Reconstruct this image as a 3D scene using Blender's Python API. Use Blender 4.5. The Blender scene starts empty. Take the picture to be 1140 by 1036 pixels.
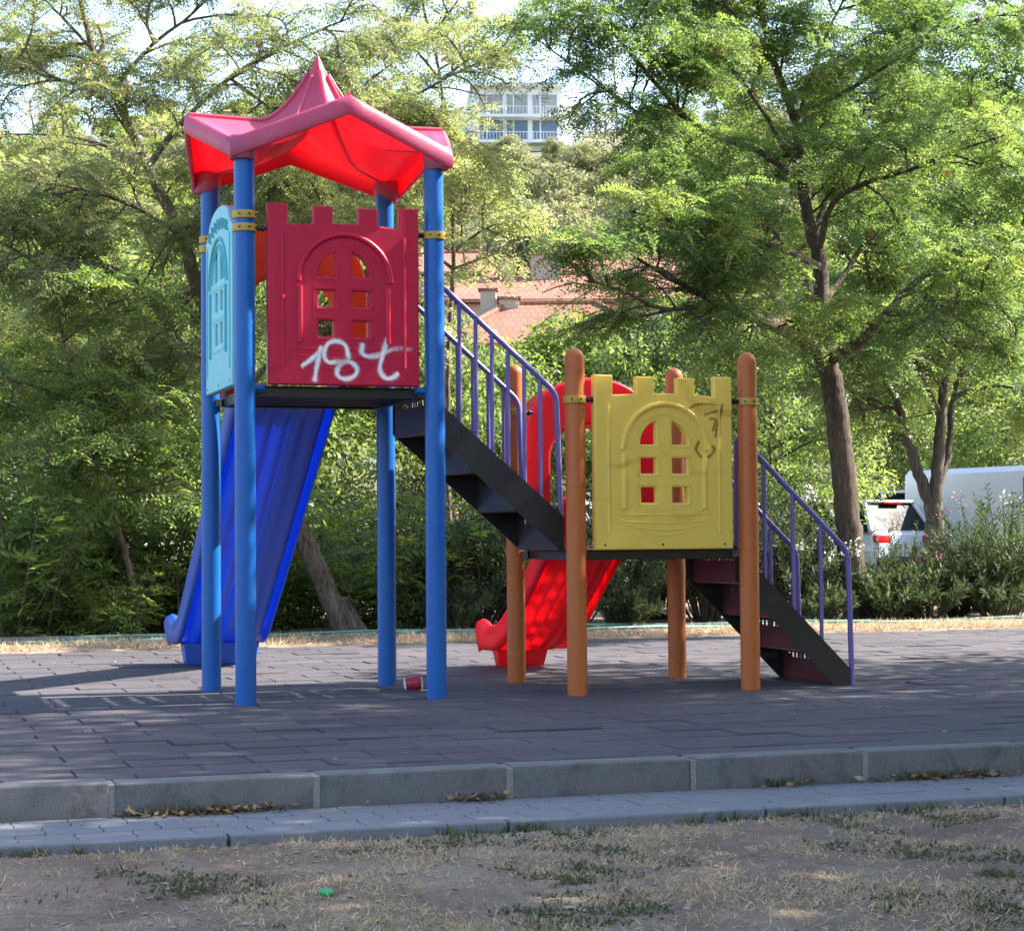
import bpy, bmesh, math, random
import numpy as np
from mathutils import Vector, Matrix

random.seed(7)
PI = math.pi
R = math.radians
col = bpy.context.scene.collection

# ------------------------------------------------------------------ place
TH = 0.3235                       # the play set, kerb and planting strip share this heading
CT, ST = math.cos(TH), math.sin(TH)
OX, OY = -1.1159, 11.4411         # centre of the tall tower
HT, HO = 3.0, 1.978               # post heights
LU, LV = 1.873, -0.131            # centre of the low platform, in play set coordinates
CAM_Z = 0.8896
F_PX, PITCH, ROLL = 2195.6, 0.0375, 0.0081

def loc2w(u, v, z=0.0):
    return Vector((OX + CT*u - ST*v, OY + ST*u + CT*v, z))

def hill_z(x, y):
    t = min(max((y - 40 + 0.10*x)/180.0, 0), 1.12)
    z = 45*t**1.15
    z += min(1, max(0, (y-45)/30))*0.8*math.sin(x*0.11+y*0.05)
    return z

# ------------------------------------------------------------------ materials
def nd(nt, t, **kw):
    n = nt.nodes.new(t)
    for k, v in kw.items():
        setattr(n, k, v)
    return n

def newmat(name):
    m = bpy.data.materials.new(name)
    m.use_nodes = True
    nt = m.node_tree
    b = nt.nodes['Principled BSDF']
    return m, nt, b

def rgba(c):
    return (c[0], c[1], c[2], 1.0)

def noise(nt, scale, detail=6, rough=0.6, vec=None, dist=0.0):
    n = nd(nt, 'ShaderNodeTexNoise')
    n.inputs['Scale'].default_value = scale
    n.inputs['Detail'].default_value = detail
    n.inputs['Roughness'].default_value = rough
    n.inputs['Distortion'].default_value = dist
    if vec is not None:
        nt.links.new(vec, n.inputs['Vector'])
    return n

def ramp(nt, fac, stops):
    r = nd(nt, 'ShaderNodeValToRGB')
    e = r.color_ramp.elements
    while len(e) < len(stops):
        e.new(0.5)
    for i, (p, c) in enumerate(stops):
        e[i].position = p
        e[i].color = rgba(c) if len(c) == 3 else c
    nt.links.new(fac, r.inputs['Fac'])
    return r

def mixc(nt, fac, a, b, mode='MIX'):
    m = nd(nt, 'ShaderNodeMix', data_type='RGBA', blend_type=mode)
    if isinstance(fac, (int, float)):
        m.inputs[0].default_value = fac
    else:
        nt.links.new(fac, m.inputs[0])
    for k, s in ((6, a), (7, b)):
        if isinstance(s, tuple):
            m.inputs[k].default_value = rgba(s)
        else:
            nt.links.new(s, m.inputs[k])
    return m.outputs[2]

def add_bump(nt, b, h, strength=0.3, dist=0.01):
    bp = nd(nt, 'ShaderNodeBump')
    bp.inputs['Strength'].default_value = strength
    bp.inputs['Distance'].default_value = dist
    nt.links.new(h, bp.inputs['Height'])
    nt.links.new(bp.outputs['Normal'], b.inputs['Normal'])
    return bp

def paint(name, c, rough=0.45, var=0.25, scale=5.0, dirt=(0.12, 0.10, 0.08), dirt_amt=0.25, bump=0.12,
          bscale=60, metallic=0.0, spec=0.5, trans=None, trans_amt=0.0, fade=None, fade_amt=0.0, wear=0.0):
    m, nt, b = newmat(name)
    tc = nd(nt, 'ShaderNodeTexCoord').outputs['Object']
    n1 = noise(nt, scale, 6, 0.65, tc)
    n2 = noise(nt, scale*3.1, 8, 0.7, tc, 0.6)
    c2 = tuple(x*(1-var) for x in c)
    k = mixc(nt, n1.outputs['Fac'], c, c2)
    if fade:
        n4 = noise(nt, scale*0.5, 5, 0.6, tc, 0.3)
        r4 = ramp(nt, n4.outputs['Fac'], [(0.35, (0, 0, 0)), (0.75, (fade_amt,)*3)])
        k = mixc(nt, r4.outputs['Color'], k, fade)
    r = ramp(nt, n2.outputs['Fac'], [(0.52, (0, 0, 0)), (0.80, (dirt_amt,)*3)])
    k = mixc(nt, r.outputs['Color'], k, dirt)
    if wear:
        n7 = noise(nt, 17, 10, 0.72, tc, 2.2)
        r7 = ramp(nt, n7.outputs['Fac'], [(0.60, (0, 0, 0)), (0.68, (wear,)*3)])
        k = mixc(nt, r7.outputs['Color'], k, tuple(min(1, x*1.1+0.10) for x in c))
        n8 = noise(nt, 46, 6, 0.7, tc, 1.2)
        r8 = ramp(nt, n8.outputs['Fac'], [(0.69, (0, 0, 0)), (0.72, (wear*1.6,)*3)])
        k = mixc(nt, r8.outputs['Color'], k, tuple(x*0.35+0.02 for x in c))
    nt.links.new(k, b.inputs['Base Color'])
    rr = nd(nt, 'ShaderNodeMapRange')
    rr.inputs['To Min'].default_value = rough-0.08
    rr.inputs['To Max'].default_value = min(1, rough+0.18)
    nt.links.new(n2.outputs['Fac'], rr.inputs['Value'])
    nt.links.new(rr.outputs['Result'], b.inputs['Roughness'])
    b.inputs['Metallic'].default_value = metallic
    b.inputs['Specular IOR Level'].default_value = spec
    if bump:
        n3 = noise(nt, bscale, 4, 0.6, tc)
        add_bump(nt, b, n3.outputs['Fac'], bump, 0.004)
    if trans:
        t = nd(nt, 'ShaderNodeBsdfTranslucent')
        t.inputs['Color'].default_value = rgba(trans)
        mx = nd(nt, 'ShaderNodeMixShader')
        mx.inputs[0].default_value = trans_amt
        nt.links.new(b.outputs[0], mx.inputs[1])
        nt.links.new(t.outputs[0], mx.inputs[2])
        nt.links.new(mx.outputs[0], nt.nodes['Material Output'].inputs['Surface'])
    return m

def leafmat(name, stops, tr=0.45, tcol=None, rough=0.5, boost=1.6, spec=0.4):
    m, nt, b = newmat(name)
    a = nd(nt, 'ShaderNodeAttribute', attribute_name='tint')
    r = ramp(nt, a.outputs['Fac'], stops)
    nt.links.new(r.outputs['Color'], b.inputs['Base Color'])
    b.inputs['Roughness'].default_value = rough
    b.inputs['Specular IOR Level'].default_value = spec
    t = nd(nt, 'ShaderNodeBsdfTranslucent')
    k = mixc(nt, 1.0, r.outputs['Color'], tuple(boost*x for x in (tcol or (1.05, 1.0, 0.55))), 'MULTIPLY')
    nt.links.new(k, t.inputs['Color'])
    mx = nd(nt, 'ShaderNodeMixShader')
    mx.inputs[0].default_value = tr
    nt.links.new(b.outputs[0], mx.inputs[1])
    nt.links.new(t.outputs[0], mx.inputs[2])
    nt.links.new(mx.outputs[0], nt.nodes['Material Output'].inputs['Surface'])
    return m

M = {}
M['blue_post'] = paint('blue_post_paint', wear=0.28, c=(0.001, 0.095, 0.38), rough=0.34, var=0.18, scale=4, dirt_amt=0.18, bump=0.08, fade=(0.004, 0.13, 0.42), fade_amt=0.5, spec=0.35)
M['orange_post'] = paint('orange_post_paint', wear=0.30, c=(0.50, 0.118, 0.022), rough=0.42, var=0.25, scale=4, dirt=(0.16, 0.07, 0.04), dirt_amt=0.45, bump=0.10, fade=(0.50, 0.145, 0.040), fade_amt=0.5, spec=0.35)
M['crimson'] = paint('crimson_plastic', wear=0.22, c=(0.56, 0.006, 0.042), rough=0.42, var=0.22, scale=4, dirt=(0.14, 0.02, 0.05), dirt_amt=0.35, bump=0.10,
                     fade=(0.42, 0.010, 0.05), fade_amt=0.5, spec=0.3)
M['cyan'] = paint('cyan_plastic', wear=0.30, c=(0.16, 0.58, 0.66), rough=0.42, var=0.12, scale=4, dirt=(0.15, 0.25, 0.26), dirt_amt=0.35, fade=(0.28, 0.55, 0.60), fade_amt=0.7)
M['cyan_recess'] = paint('turquoise_plastic', (0.03, 0.36, 0.44), 0.45, 0.15, 4)
M['purple'] = paint('purple_rail_paint', wear=0.35, c=(0.15, 0.115, 0.36), rough=0.35, var=0.2, scale=9, dirt_amt=0.35, bump=0.12)
M['black_steel'] = paint('black_steel_paint', wear=0.22, c=(0.014, 0.013, 0.016), rough=0.36, var=0.3, scale=7, dirt=(0.07, 0.065, 0.065), dirt_amt=0.35, bump=0.1)
M['maroon_steel'] = paint('maroon_steel_paint', wear=0.30, c=(0.075, 0.010, 0.022), rough=0.42, var=0.3, scale=7, dirt=(0.10, 0.06, 0.05), dirt_amt=0.4, bump=0.12)
M['bolt'] = paint('dark_bolt', (0.05, 0.05, 0.06), 0.4, 0.3, 30, metallic=0.8, bump=0)
M['clamp'] = paint('yellow_clamp_plastic', wear=0.40, c=(0.50, 0.30, 0.035), rough=0.45, var=0.2, scale=8, dirt=(0.16, 0.10, 0.03), dirt_amt=0.5)
M['blue_slide'] = paint('blue_slide_plastic', wear=0.25, c=(0.045, 0.155, 0.58), rough=0.30, var=0.2, scale=4, dirt=(0.10, 0.10, 0.3), dirt_amt=0.22, bump=0.06,
                        trans=(0.05, 0.20, 0.85), trans_amt=0.30)
M['red_slide'] = paint('red_slide_plastic', wear=0.22, c=(0.70, 0.022, 0.050), rough=0.32, var=0.15, scale=4, dirt=(0.3, 0.08, 0.08), dirt_amt=0.25, bump=0.06,
                       trans=(1.0, 0.08, 0.11), trans_amt=0.5)
M['orange_hood'] = paint('orange_hood_plastic', (0.70, 0.10, 0.02), 0.36, 0.15, 4, dirt_amt=0.15, bump=0.06,
                         trans=(1.0, 0.16, 0.03), trans_amt=0.4)

def roof_mat():
    m = paint('red_roof_plastic', wear=0.20, c=(0.50, 0.085, 0.19), rough=0.34, var=0.2, scale=3.5, dirt=(0.35, 0.13, 0.16), dirt_amt=0.35, bump=0.0,
              trans=(0.95, 0.03, 0.03), trans_amt=0.42, fade=(0.58, 0.19, 0.31), fade_amt=0.9)
    nt = m.node_tree
    b = nt.nodes['Principled BSDF']
    tc = nd(nt, 'ShaderNodeTexCoord').outputs['Object']
    v = nd(nt, 'ShaderNodeTexVoronoi', feature='DISTANCE_TO_EDGE')
    v.inputs['Scale'].default_value = 42
    v.inputs['Randomness'].default_value = 0.15
    nt.links.new(tc, v.inputs['Vector'])
    add_bump(nt, b, v.outputs['Distance'], 0.28, 0.004)
    return m
M['roof'] = roof_mat()

def yellow_mat():
    m = paint('yellow_plastic', wear=0.25, c=(0.96, 0.69, 0.12), rough=0.38, var=0.10, scale=3, dirt=(0.36, 0.22, 0.04), dirt_amt=0.0, bump=0.06,
              trans=(0.98, 0.74, 0.12), trans_amt=0.28, fade=(0.92, 0.69, 0.18), fade_amt=0.6)
    nt = m.node_tree
    b = nt.nodes['Principled BSDF']
    src = b.inputs['Base Color'].links[0].from_socket
    tc = nd(nt, 'ShaderNodeTexCoord').outputs['Object']
    w = nd(nt, 'ShaderNodeTexWave', wave_type='RINGS')
    w.inputs['Scale'].default_value = 0.9
    w.inputs['Distortion'].default_value = 9
    w.inputs['Detail'].default_value = 3
    w.inputs['Detail Scale'].default_value = 1.6
    nt.links.new(tc, w.inputs['Vector'])
    r = ramp(nt, w.outputs['Fac'], [(0.90, (0, 0, 0)), (0.995, (0.42, 0.42, 0.42))])
    n = noise(nt, 3.2, 4, 0.6, tc)
    r2 = ramp(nt, n.outputs['Fac'], [(0.47, (0, 0, 0)), (0.62, (1, 1, 1))])
    f = mixc(nt, 1.0, r.outputs['Color'], r2.outputs['Color'], 'MULTIPLY')
    k = mixc(nt, f, src, (0.36, 0.17, 0.02))
    nt.links.new(k, b.inputs['Base Color'])
    return m
M['yellow'] = yellow_mat()

def spray_mat(name, c, strength=1.0):
    m, nt, b = newmat(name)
    b.inputs['Base Color'].default_value = rgba(c)
    b.inputs['Roughness'].default_value = 0.65
    a = nd(nt, 'ShaderNodeAttribute', attribute_name='tint')
    tc = nd(nt, 'ShaderNodeTexCoord').outputs['Object']
    n = noise(nt, 90, 5, 0.8, tc)
    ad = nd(nt, 'ShaderNodeMath', operation='MULTIPLY_ADD')
    nt.links.new(n.outputs['Fac'], ad.inputs[0])
    ad.inputs[1].default_value = 0.9
    ad.inputs[2].default_value = -0.45
    sm = nd(nt, 'ShaderNodeMath', operation='ADD')
    nt.links.new(ad.outputs[0], sm.inputs[0])
    nt.links.new(a.outputs['Fac'], sm.inputs[1])
    r = ramp(nt, sm.outputs[0], [(0.10, (0, 0, 0)), (0.92, (strength*0.94,)*3)])
    t = nd(nt, 'ShaderNodeBsdfTransparent')
    mx = nd(nt, 'ShaderNodeMixShader')
    nt.links.new(r.outputs['Color'], mx.inputs[0])
    nt.links.new(t.outputs[0], mx.inputs[1])
    nt.links.new(b.outputs[0], mx.inputs[2])
    nt.links.new(mx.outputs[0], nt.nodes['Material Output'].inputs['Surface'])
    return m
M['spray_white'] = spray_mat('white_spray_paint', (0.78, 0.74, 0.78))
M['spray_brown'] = spray_mat('brown_scrawl', (0.20, 0.11, 0.02), 0.75)

def rubber_mat():
    m, nt, b = newmat('rubber_tile')
    tc = nd(nt, 'ShaderNodeTexCoord').outputs['Object']
    a = nd(nt, 'ShaderNodeAttribute', attribute_name='tint')
    base = ramp(nt, a.outputs['Fac'], [(0.0, (0.045, 0.044, 0.054)), (0.5, (0.061, 0.058, 0.069)), (1.0, (0.086, 0.077, 0.085))])
    n1 = noise(nt, 0.7, 5, 0.6, tc)
    r1 = ramp(nt, n1.outputs['Fac'], [(0.3, (0.0,)*3), (0.75, (0.6,)*3)])
    k = mixc(nt, r1.outputs['Color'], base.outputs['Color'], (0.116, 0.102, 0.107))
    n2 = noise(nt, 160, 4, 0.75, tc)
    r2 = ramp(nt, n2.outputs['Fac'], [(0.25, (0.45,)*3), (0.75, (1.5,)*3)])
    k = mixc(nt, 1.0, k, r2.outputs['Color'], 'MULTIPLY')
    n3 = noise(nt, 30, 8, 0.8, tc)
    r3 = ramp(nt, n3.outputs['Fac'], [(0.66, (0,)*3), (0.78, (0.5,)*3)])
    k = mixc(nt, r3.outputs['Color'], k, (0.22, 0.19, 0.18))
    nt.links.new(k, b.inputs['Base Color'])
    b.inputs['Roughness'].default_value = 0.9
    b.inputs['Specular IOR Level'].default_value = 0.25
    add_bump(nt, b, n2.outputs['Fac'], 0.6, 0.004)
    return m
M['rubber'] = rubber_mat()

def concrete(name, c1, c2, scale=3, speck=120, stain=0.35):
    m, nt, b = newmat(name)
    tc = nd(nt, 'ShaderNodeTexCoord').outputs['Object']
    n1 = noise(nt, scale, 8, 0.7, tc, 0.4)
    k = mixc(nt, n1.outputs['Fac'], c1, c2)
    n2 = noise(nt, speck, 4, 0.7, tc)
    r2 = ramp(nt, n2.outputs['Fac'], [(0.25, (0.72,)*3), (0.75, (1.25,)*3)])
    k = mixc(nt, 1.0, k, r2.outputs['Color'], 'MULTIPLY')
    n3 = noise(nt, scale*2.3, 8, 0.75, tc, 1.0)
    r3 = ramp(nt, n3.outputs['Fac'], [(0.5, (0,)*3), (0.72, (stain,)*3)])
    k = mixc(nt, r3.outputs['Color'], k, tuple(x*0.5 for x in c1))
    nt.links.new(k, b.inputs['Base Color'])
    b.inputs['Roughness'].default_value = 0.88
    b.inputs['Specular IOR Level'].default_value = 0.3
    add_bump(nt, b, n2.outputs['Fac'], 0.4, 0.004)
    return m
M['kerb'] = concrete('kerb_concrete', (0.112, 0.109, 0.108), (0.165, 0.160, 0.156), 2.5, 110, 0.75)
M['mortar'] = concrete('kerb_mortar', (0.27, 0.25, 0.235), (0.20, 0.19, 0.18), 14, 90, 0.3)
M['paver'] = concrete('paver_concrete', (0.195, 0.200, 0.215), (0.15, 0.153, 0.163), 4, 130, 0.35)

def soil_mat():
    m, nt, b = newmat('dry_soil')
    tc = nd(nt, 'ShaderNodeTexCoord').outputs['Object']
    n1 = noise(nt, 1.1, 8, 0.65, tc, 0.5)
    k = ramp(nt, n1.outputs['Fac'], [(0.25, (0.215, 0.150, 0.112)), (0.5, (0.305, 0.222, 0.168)), (0.72, (0.41, 0.315, 0.24))]).outputs['Color']
    n2 = noise(nt, 55, 6, 0.8, tc)
    r2 = ramp(nt, n2.outputs['Fac'], [(0.25, (0.6,)*3), (0.7, (1.25,)*3)])
    k = mixc(nt, 1.0, k, r2.outputs['Color'], 'MULTIPLY')
    v = nd(nt, 'ShaderNodeTexVoronoi')
    v.inputs['Scale'].default_value = 38
    nt.links.new(tc, v.inputs['Vector'])
    r3 = ramp(nt, v.outputs['Distance'], [(0.10, (0.8,)*3), (0.22, (0,)*3)])
    n4 = noise(nt, 6, 3, 0.6, tc)
    r4 = ramp(nt, n4.outputs['Fac'], [(0.55, (0,)*3), (0.7, (1,)*3)])
    f = mixc(nt, 1.0, r3.outputs['Color'], r4.outputs['Color'], 'MULTIPLY')
    k = mixc(nt, f, k, (0.40, 0.36, 0.33))
    n5 = noise(nt, 2.6, 9, 0.75, tc, 0.8)
    r5 = ramp(nt, n5.outputs['Fac'], [(0.48, (0,)*3), (0.62, (0.75,)*3)])
    n6 = noise(nt, 130, 5, 0.85, tc, 2.0)
    r6 = ramp(nt, n6.outputs['Fac'], [(0.40, (0.15,)*3), (0.60, (1,)*3)])
    f = mixc(nt, 1.0, r5.outputs['Color'], r6.outputs['Color'], 'MULTIPLY')
    k = mixc(nt, f, k, (0.50, 0.41, 0.30))
    nt.links.new(k, b.inputs['Base Color'])
    b.inputs['Roughness'].default_value = 0.95
    b.inputs['Specular IOR Level'].default_value = 0.15
    ad = nd(nt, 'ShaderNodeMath', operation='ADD')
    nt.links.new(n2.outputs['Fac'], ad.inputs[0])
    nt.links.new(n1.outputs['Fac'], ad.inputs[1])
    add_bump(nt, b, ad.outputs[0], 0.9, 0.025)
    return m
M['soil'] = soil_mat()

def ground_mat():
    m, nt, b = newmat('dry_grassland')
    tc = nd(nt, 'ShaderNodeTexCoord').outputs['Object']
    n1 = noise(nt, 0.25, 8, 0.7, tc)
    k = ramp(nt, n1.outputs['Fac'], [(0.3, (0.07, 0.08, 0.035)), (0.5, (0.13, 0.125, 0.06)), (0.7, (0.20, 0.175, 0.10))]).outputs['Color']
    n2 = noise(nt, 14, 6, 0.8, tc)
    r2 = ramp(nt, n2.outputs['Fac'], [(0.25, (0.6,)*3), (0.7, (1.3,)*3)])
    k = mixc(nt, 1.0, k, r2.outputs['Color'], 'MULTIPLY')
    nt.links.new(k, b.inputs['Base Color'])
    b.inputs['Roughness'].default_value = 0.95
    add_bump(nt, b, n2.outputs['Fac'], 0.8, 0.05)
    return m
M['ground'] = ground_mat()
M['asphalt'] = concrete('asphalt', (0.06, 0.06, 0.062), (0.09, 0.088, 0.085), 1.5, 60, 0.3)

def bark_mat(name, c1, c2, sc=1.0):
    m, nt, b = newmat(name)
    tc = nd(nt, 'ShaderNodeTexCoord').outputs['Object']
    mp = nd(nt, 'ShaderNodeMapping')
    mp.inputs['Scale'].default_value = (26*sc, 26*sc, 4.5*sc)
    nt.links.new(tc, mp.inputs['Vector'])
    n1 = noise(nt, 1.0, 8, 0.7, mp.outputs[0], 1.2)
    k = ramp(nt, n1.outputs['Fac'], [(0.32, tuple(x*0.35 for x in c1)), (0.5, c1), (0.72, c2)]).outputs['Color']
    nt.links.new(k, b.inputs['Base Color'])
    b.inputs['Roughness'].default_value = 0.9
    b.inputs['Specular IOR Level'].default_value = 0.2
    add_bump(nt, b, n1.outputs['Fac'], 1.0, 0.035)
    return m
M['bark'] = bark_mat('locust_bark', (0.10, 0.075, 0.06), (0.20, 0.155, 0.125))
M['bark_pale'] = bark_mat('pale_bark', (0.17, 0.125, 0.095), (0.33, 0.25, 0.19))
M['bark_grey'] = bark_mat('grey_bark', (0.12, 0.105, 0.095), (0.21, 0.185, 0.165), 0.7)

POD = [(0.90, (0.12, 0.070, 0.052)), (1.0, (0.26, 0.16, 0.115))]
M['leaf_locust'] = leafmat('locust_leaf', [(0.0, (0.064, 0.104, 0.044)), (0.35, (0.108, 0.164, 0.058)), (0.68, (0.172, 0.230, 0.074)), (0.86, (0.30, 0.31, 0.10))] + POD, 0.5, (0.97, 1.0, 0.60), boost=1.95)
M['leaf_pale'] = leafmat('pale_locust_leaf', [(0.0, (0.120, 0.146, 0.074)), (0.35, (0.185, 0.215, 0.102)), (0.68, (0.260, 0.290, 0.130)), (0.86, (0.38, 0.38, 0.18))] + POD, 0.48, (0.98, 1.0, 0.68), boost=1.8)
M['leaf_dark'] = leafmat('dark_shrub_leaf', [(0.0, (0.055, 0.088, 0.034)), (0.5, (0.110, 0.160, 0.052)), (0.86, (0.20, 0.25, 0.075)), (1.0, (0.32, 0.32, 0.11))], 0.5, (1.0, 1.0, 0.58), boost=2.0)
M['leaf_fern'] = leafmat('frond_leaf', [(0.0, (0.068, 0.112, 0.038)), (0.5, (0.140, 0.200, 0.062)), (0.86, (0.25, 0.30, 0.09)), (1.0, (0.42, 0.41, 0.15))], 0.5, (1.0, 1.0, 0.58), boost=2.0)
M['leaf_oleander'] = leafmat('oleander_leaf', [(0.0, (0.034, 0.054, 0.028)), (0.5, (0.060, 0.088, 0.040)), (0.85, (0.10, 0.130, 0.060)), (1.0, (0.15, 0.16, 0.08))], 0.32, (0.96, 1.0, 0.62), rough=0.6, spec=0.2)
M['leaf_olive'] = leafmat('olive_hill_leaf', [(0.0, (0.13, 0.135, 0.075)), (0.5, (0.22, 0.22, 0.12)), (1.0, (0.34, 0.32, 0.19))], 0.4, (0.96, 1.0, 0.7))
M['leaf_bright'] = leafmat('bright_leaf', [(0.0, (0.080, 0.120, 0.040)), (0.5, (0.155, 0.205, 0.058)), (1.0, (0.30, 0.31, 0.09))], 0.5, (1.0, 1.0, 0.58), boost=2.0)
M['petal_white'] = leafmat('white_petal', [(0.0, (0.62, 0.58, 0.58)), (1.0, (0.75, 0.70, 0.70))], 0.35, (1, 1, 1), boost=1.0)
M['petal_pink'] = leafmat('pink_petal', [(0.0, (0.55, 0.16, 0.26)), (1.0, (0.66, 0.32, 0.40))], 0.35, (1, 1, 1), boost=1.0)
M['straw'] = leafmat('straw', [(0.0, (0.28, 0.185, 0.11)), (0.5, (0.53, 0.39, 0.245)), (1.0, (0.74, 0.60, 0.41))], 0.2, (1, 1, 0.9), 0.8, 1.0, 0.1)
M['weed'] = leafmat('weed', [(0.0, (0.055, 0.070, 0.035)), (0.6, (0.105, 0.125, 0.060)), (1.0, (0.19, 0.19, 0.10))], 0.3, (1, 1, 0.7), 0.7, 1.1, 0.2)
M['dead_leaf'] = leafmat('dead_leaf', [(0.0, (0.12, 0.065, 0.035)), (0.5, (0.24, 0.14, 0.07)), (1.0, (0.36, 0.26, 0.15))], 0.15, (1, 0.9, 0.7), 0.8, 1.0, 0.1)
M['palm_leaf'] = leafmat('palm_leaf', [(0.0, (0.14, 0.17, 0.085)), (1.0, (0.34, 0.35, 0.20))], 0.3, (1, 1, 0.8), 0.6, 1.0)

# ------------------------------------------------------------------ mesh builder
class MB:
    def __init__(s):
        s.v, s.f = [], []

    def add(s, vs, fs):
        o = len(s.v)
        s.v.extend([tuple(p) for p in vs])
        s.f.extend([tuple(i+o for i in f) for f in fs])
        return s

    def box(s, c, d, rot=None):
        hx, hy, hz = d[0]/2, d[1]/2, d[2]/2
        vs = [Vector((x, y, z)) for x in (-hx, hx) for y in (-hy, hy) for z in (-hz, hz)]
        if rot is not None:
            vs = [rot @ p for p in vs]
        vs = [p+Vector(c) for p in vs]
        return s.add(vs, [(0, 1, 3, 2), (4, 6, 7, 5), (0, 4, 5, 1), (2, 3, 7, 6), (0, 2, 6, 4), (1, 5, 7, 3)])

    def rbox(s, c, d, b=0.01, rot=None, seg=2):
        bm = bmesh.new()
        bmesh.ops.create_cube(bm, size=1)
        for p in bm.verts:
            p.co = Vector((p.co.x*d[0], p.co.y*d[1], p.co.z*d[2]))
        bmesh.ops.bevel(bm, geom=list(bm.edges), offset=b, segments=seg, affect='EDGES', profile=0.5)
        bm.verts.ensure_lookup_table()
        for i, p in enumerate(bm.verts):
            p.index = i
        vs = [((rot @ p.co) if rot is not None else p.co) + Vector(c) for p in bm.verts]
        fs = [[q.index for q in f.verts] for f in bm.faces]
        bm.free()
        return s.add(vs, fs)

    def tube(s, pts, r, n=10, caps=True):
        pts = [Vector(p) for p in pts]
        rs = r if isinstance(r, (list, tuple)) else [r]*len(pts)
        rings, ref = [], None
        for i, p in enumerate(pts):
            t = (pts[min(i+1, len(pts)-1)] - pts[max(i-1, 0)]).normalized()
            if ref is None:
                ref = Vector((0, 0, 1)) if abs(t.z) < 0.9 else Vector((1, 0, 0))
            a = ref - t*ref.dot(t)
            if a.length < 1e-5:
                a = t.orthogonal()
            a.normalize()
            ref = a
            b = t.cross(a)
            rings.append([p + (a*math.cos(2*PI*k/n)+b*math.sin(2*PI*k/n))*rs[i] for k in range(n)])
        vs = [q for g in rings for q in g]
        fs = []
        for i in range(len(pts)-1):
            for k in range(n):
                a, b = i*n+k, i*n+(k+1) % n
                fs.append((a, b, b+n, a+n))
        if caps:
            fs.append(tuple(reversed(range(n))))
            fs.append(tuple((len(pts)-1)*n+k for k in range(n)))
        return s.add(vs, fs)

    def lathe(s, prof, n=24, c=(0, 0, 0), rot=None):
        vs = []
        for r, z in prof:
            for k in range(n):
                p = Vector((r*math.cos(2*PI*k/n), r*math.sin(2*PI*k/n), z))
                if rot is not None:
                    p = rot @ p
                vs.append(p+Vector(c))
        fs = []
        for i in range(len(prof)-1):
            for k in range(n):
                a, b = i*n+k, i*n+(k+1) % n
                fs.append((a, b, b+n, a+n))
        fs.append(tuple(reversed(range(n))))
        fs.append(tuple((len(prof)-1)*n+k for k in range(n)))
        return s.add(vs, fs)

    def prism(s, poly, a, b, ax):
        """poly in the plane normal to axis ax ('x','y','z'), between coordinates a and b"""
        def pt(p, t):
            return {'x': (t, p[0], p[1]), 'y': (p[0], t, p[1]), 'z': (p[0], p[1], t)}[ax]
        n = len(poly)
        vs = [pt(p, a) for p in poly] + [pt(p, b) for p in poly]
        fs = [tuple(range(n)), tuple(reversed(range(n, 2*n)))]
        for i in range(n):
            j = (i+1) % n
            fs.append((i, i+n, j+n, j))
        return s.add(vs, fs)

    def mesh(s, me, mat=None):
        vs = [(mat @ v.co) if mat is not None else v.co.copy() for v in me.vertices]
        return s.add(vs, [tuple(p.vertices) for p in me.polygons])

    def build(s, name, mat, parent=None, smooth=True, angle=40, bevel=0, kind=None):
        me = bpy.data.meshes.new(name)
        me.from_pydata([tuple(p) for p in s.v], [], s.f)
        bm = bmesh.new()
        bm.from_mesh(me)
        bmesh.ops.recalc_face_normals(bm, faces=bm.faces)
        bm.to_mesh(me)
        bm.free()
        return link(name, me, mat, parent, smooth, angle, bevel, kind)

def link(name, me, mat, parent=None, smooth=True, angle=40, bevel=0, kind=None):
    o = bpy.data.objects.new(name, me)
    col.objects.link(o)
    if mat:
        me.materials.append(mat)
    if smooth and len(me.polygons):
        me.polygons.foreach_set('use_smooth', [True]*len(me.polygons))
        try:
            me.set_sharp_from_angle(angle=R(angle))
        except Exception:
            pass
    if bevel:
        b = o.modifiers.new('edge', 'BEVEL')
        b.width = bevel
        b.segments = 2
        b.limit_method = 'ANGLE'
    if parent:
        o.parent = parent
    if kind:
        o['kind'] = kind
    return o

def thing(name, label, cat, loc=(0, 0, 0), rz=0.0, group=None):
    o = bpy.data.objects.new(name, None)
    col.objects.link(o)
    o.empty_display_size = 0.2
    o.location = loc
    o.rotation_euler = (0, 0, rz)
    o['label'] = label
    o['category'] = cat
    if group:
        o['group'] = group
    return o

def tag(o, label, cat, group=None):
    o['label'] = label
    o['category'] = cat
    if group:
        o['group'] = group
    return o

def dup(root, loc, rz=0.0, sc=1.0, label=None, group=None):
    r = root.copy()
    col.objects.link(r)
    r.location = loc
    r.rotation_euler = (0, 0, rz)
    r.scale = (sc, sc, sc) if not isinstance(sc, tuple) else sc
    if label:
        r['label'] = label
    if group:
        r['group'] = group
    for ch in list(root.children):
        c = ch.copy()
        col.objects.link(c)
        c.parent = r
        for g in list(ch.children):
            d = g.copy()
            col.objects.link(d)
            d.parent = c
    return r

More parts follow.
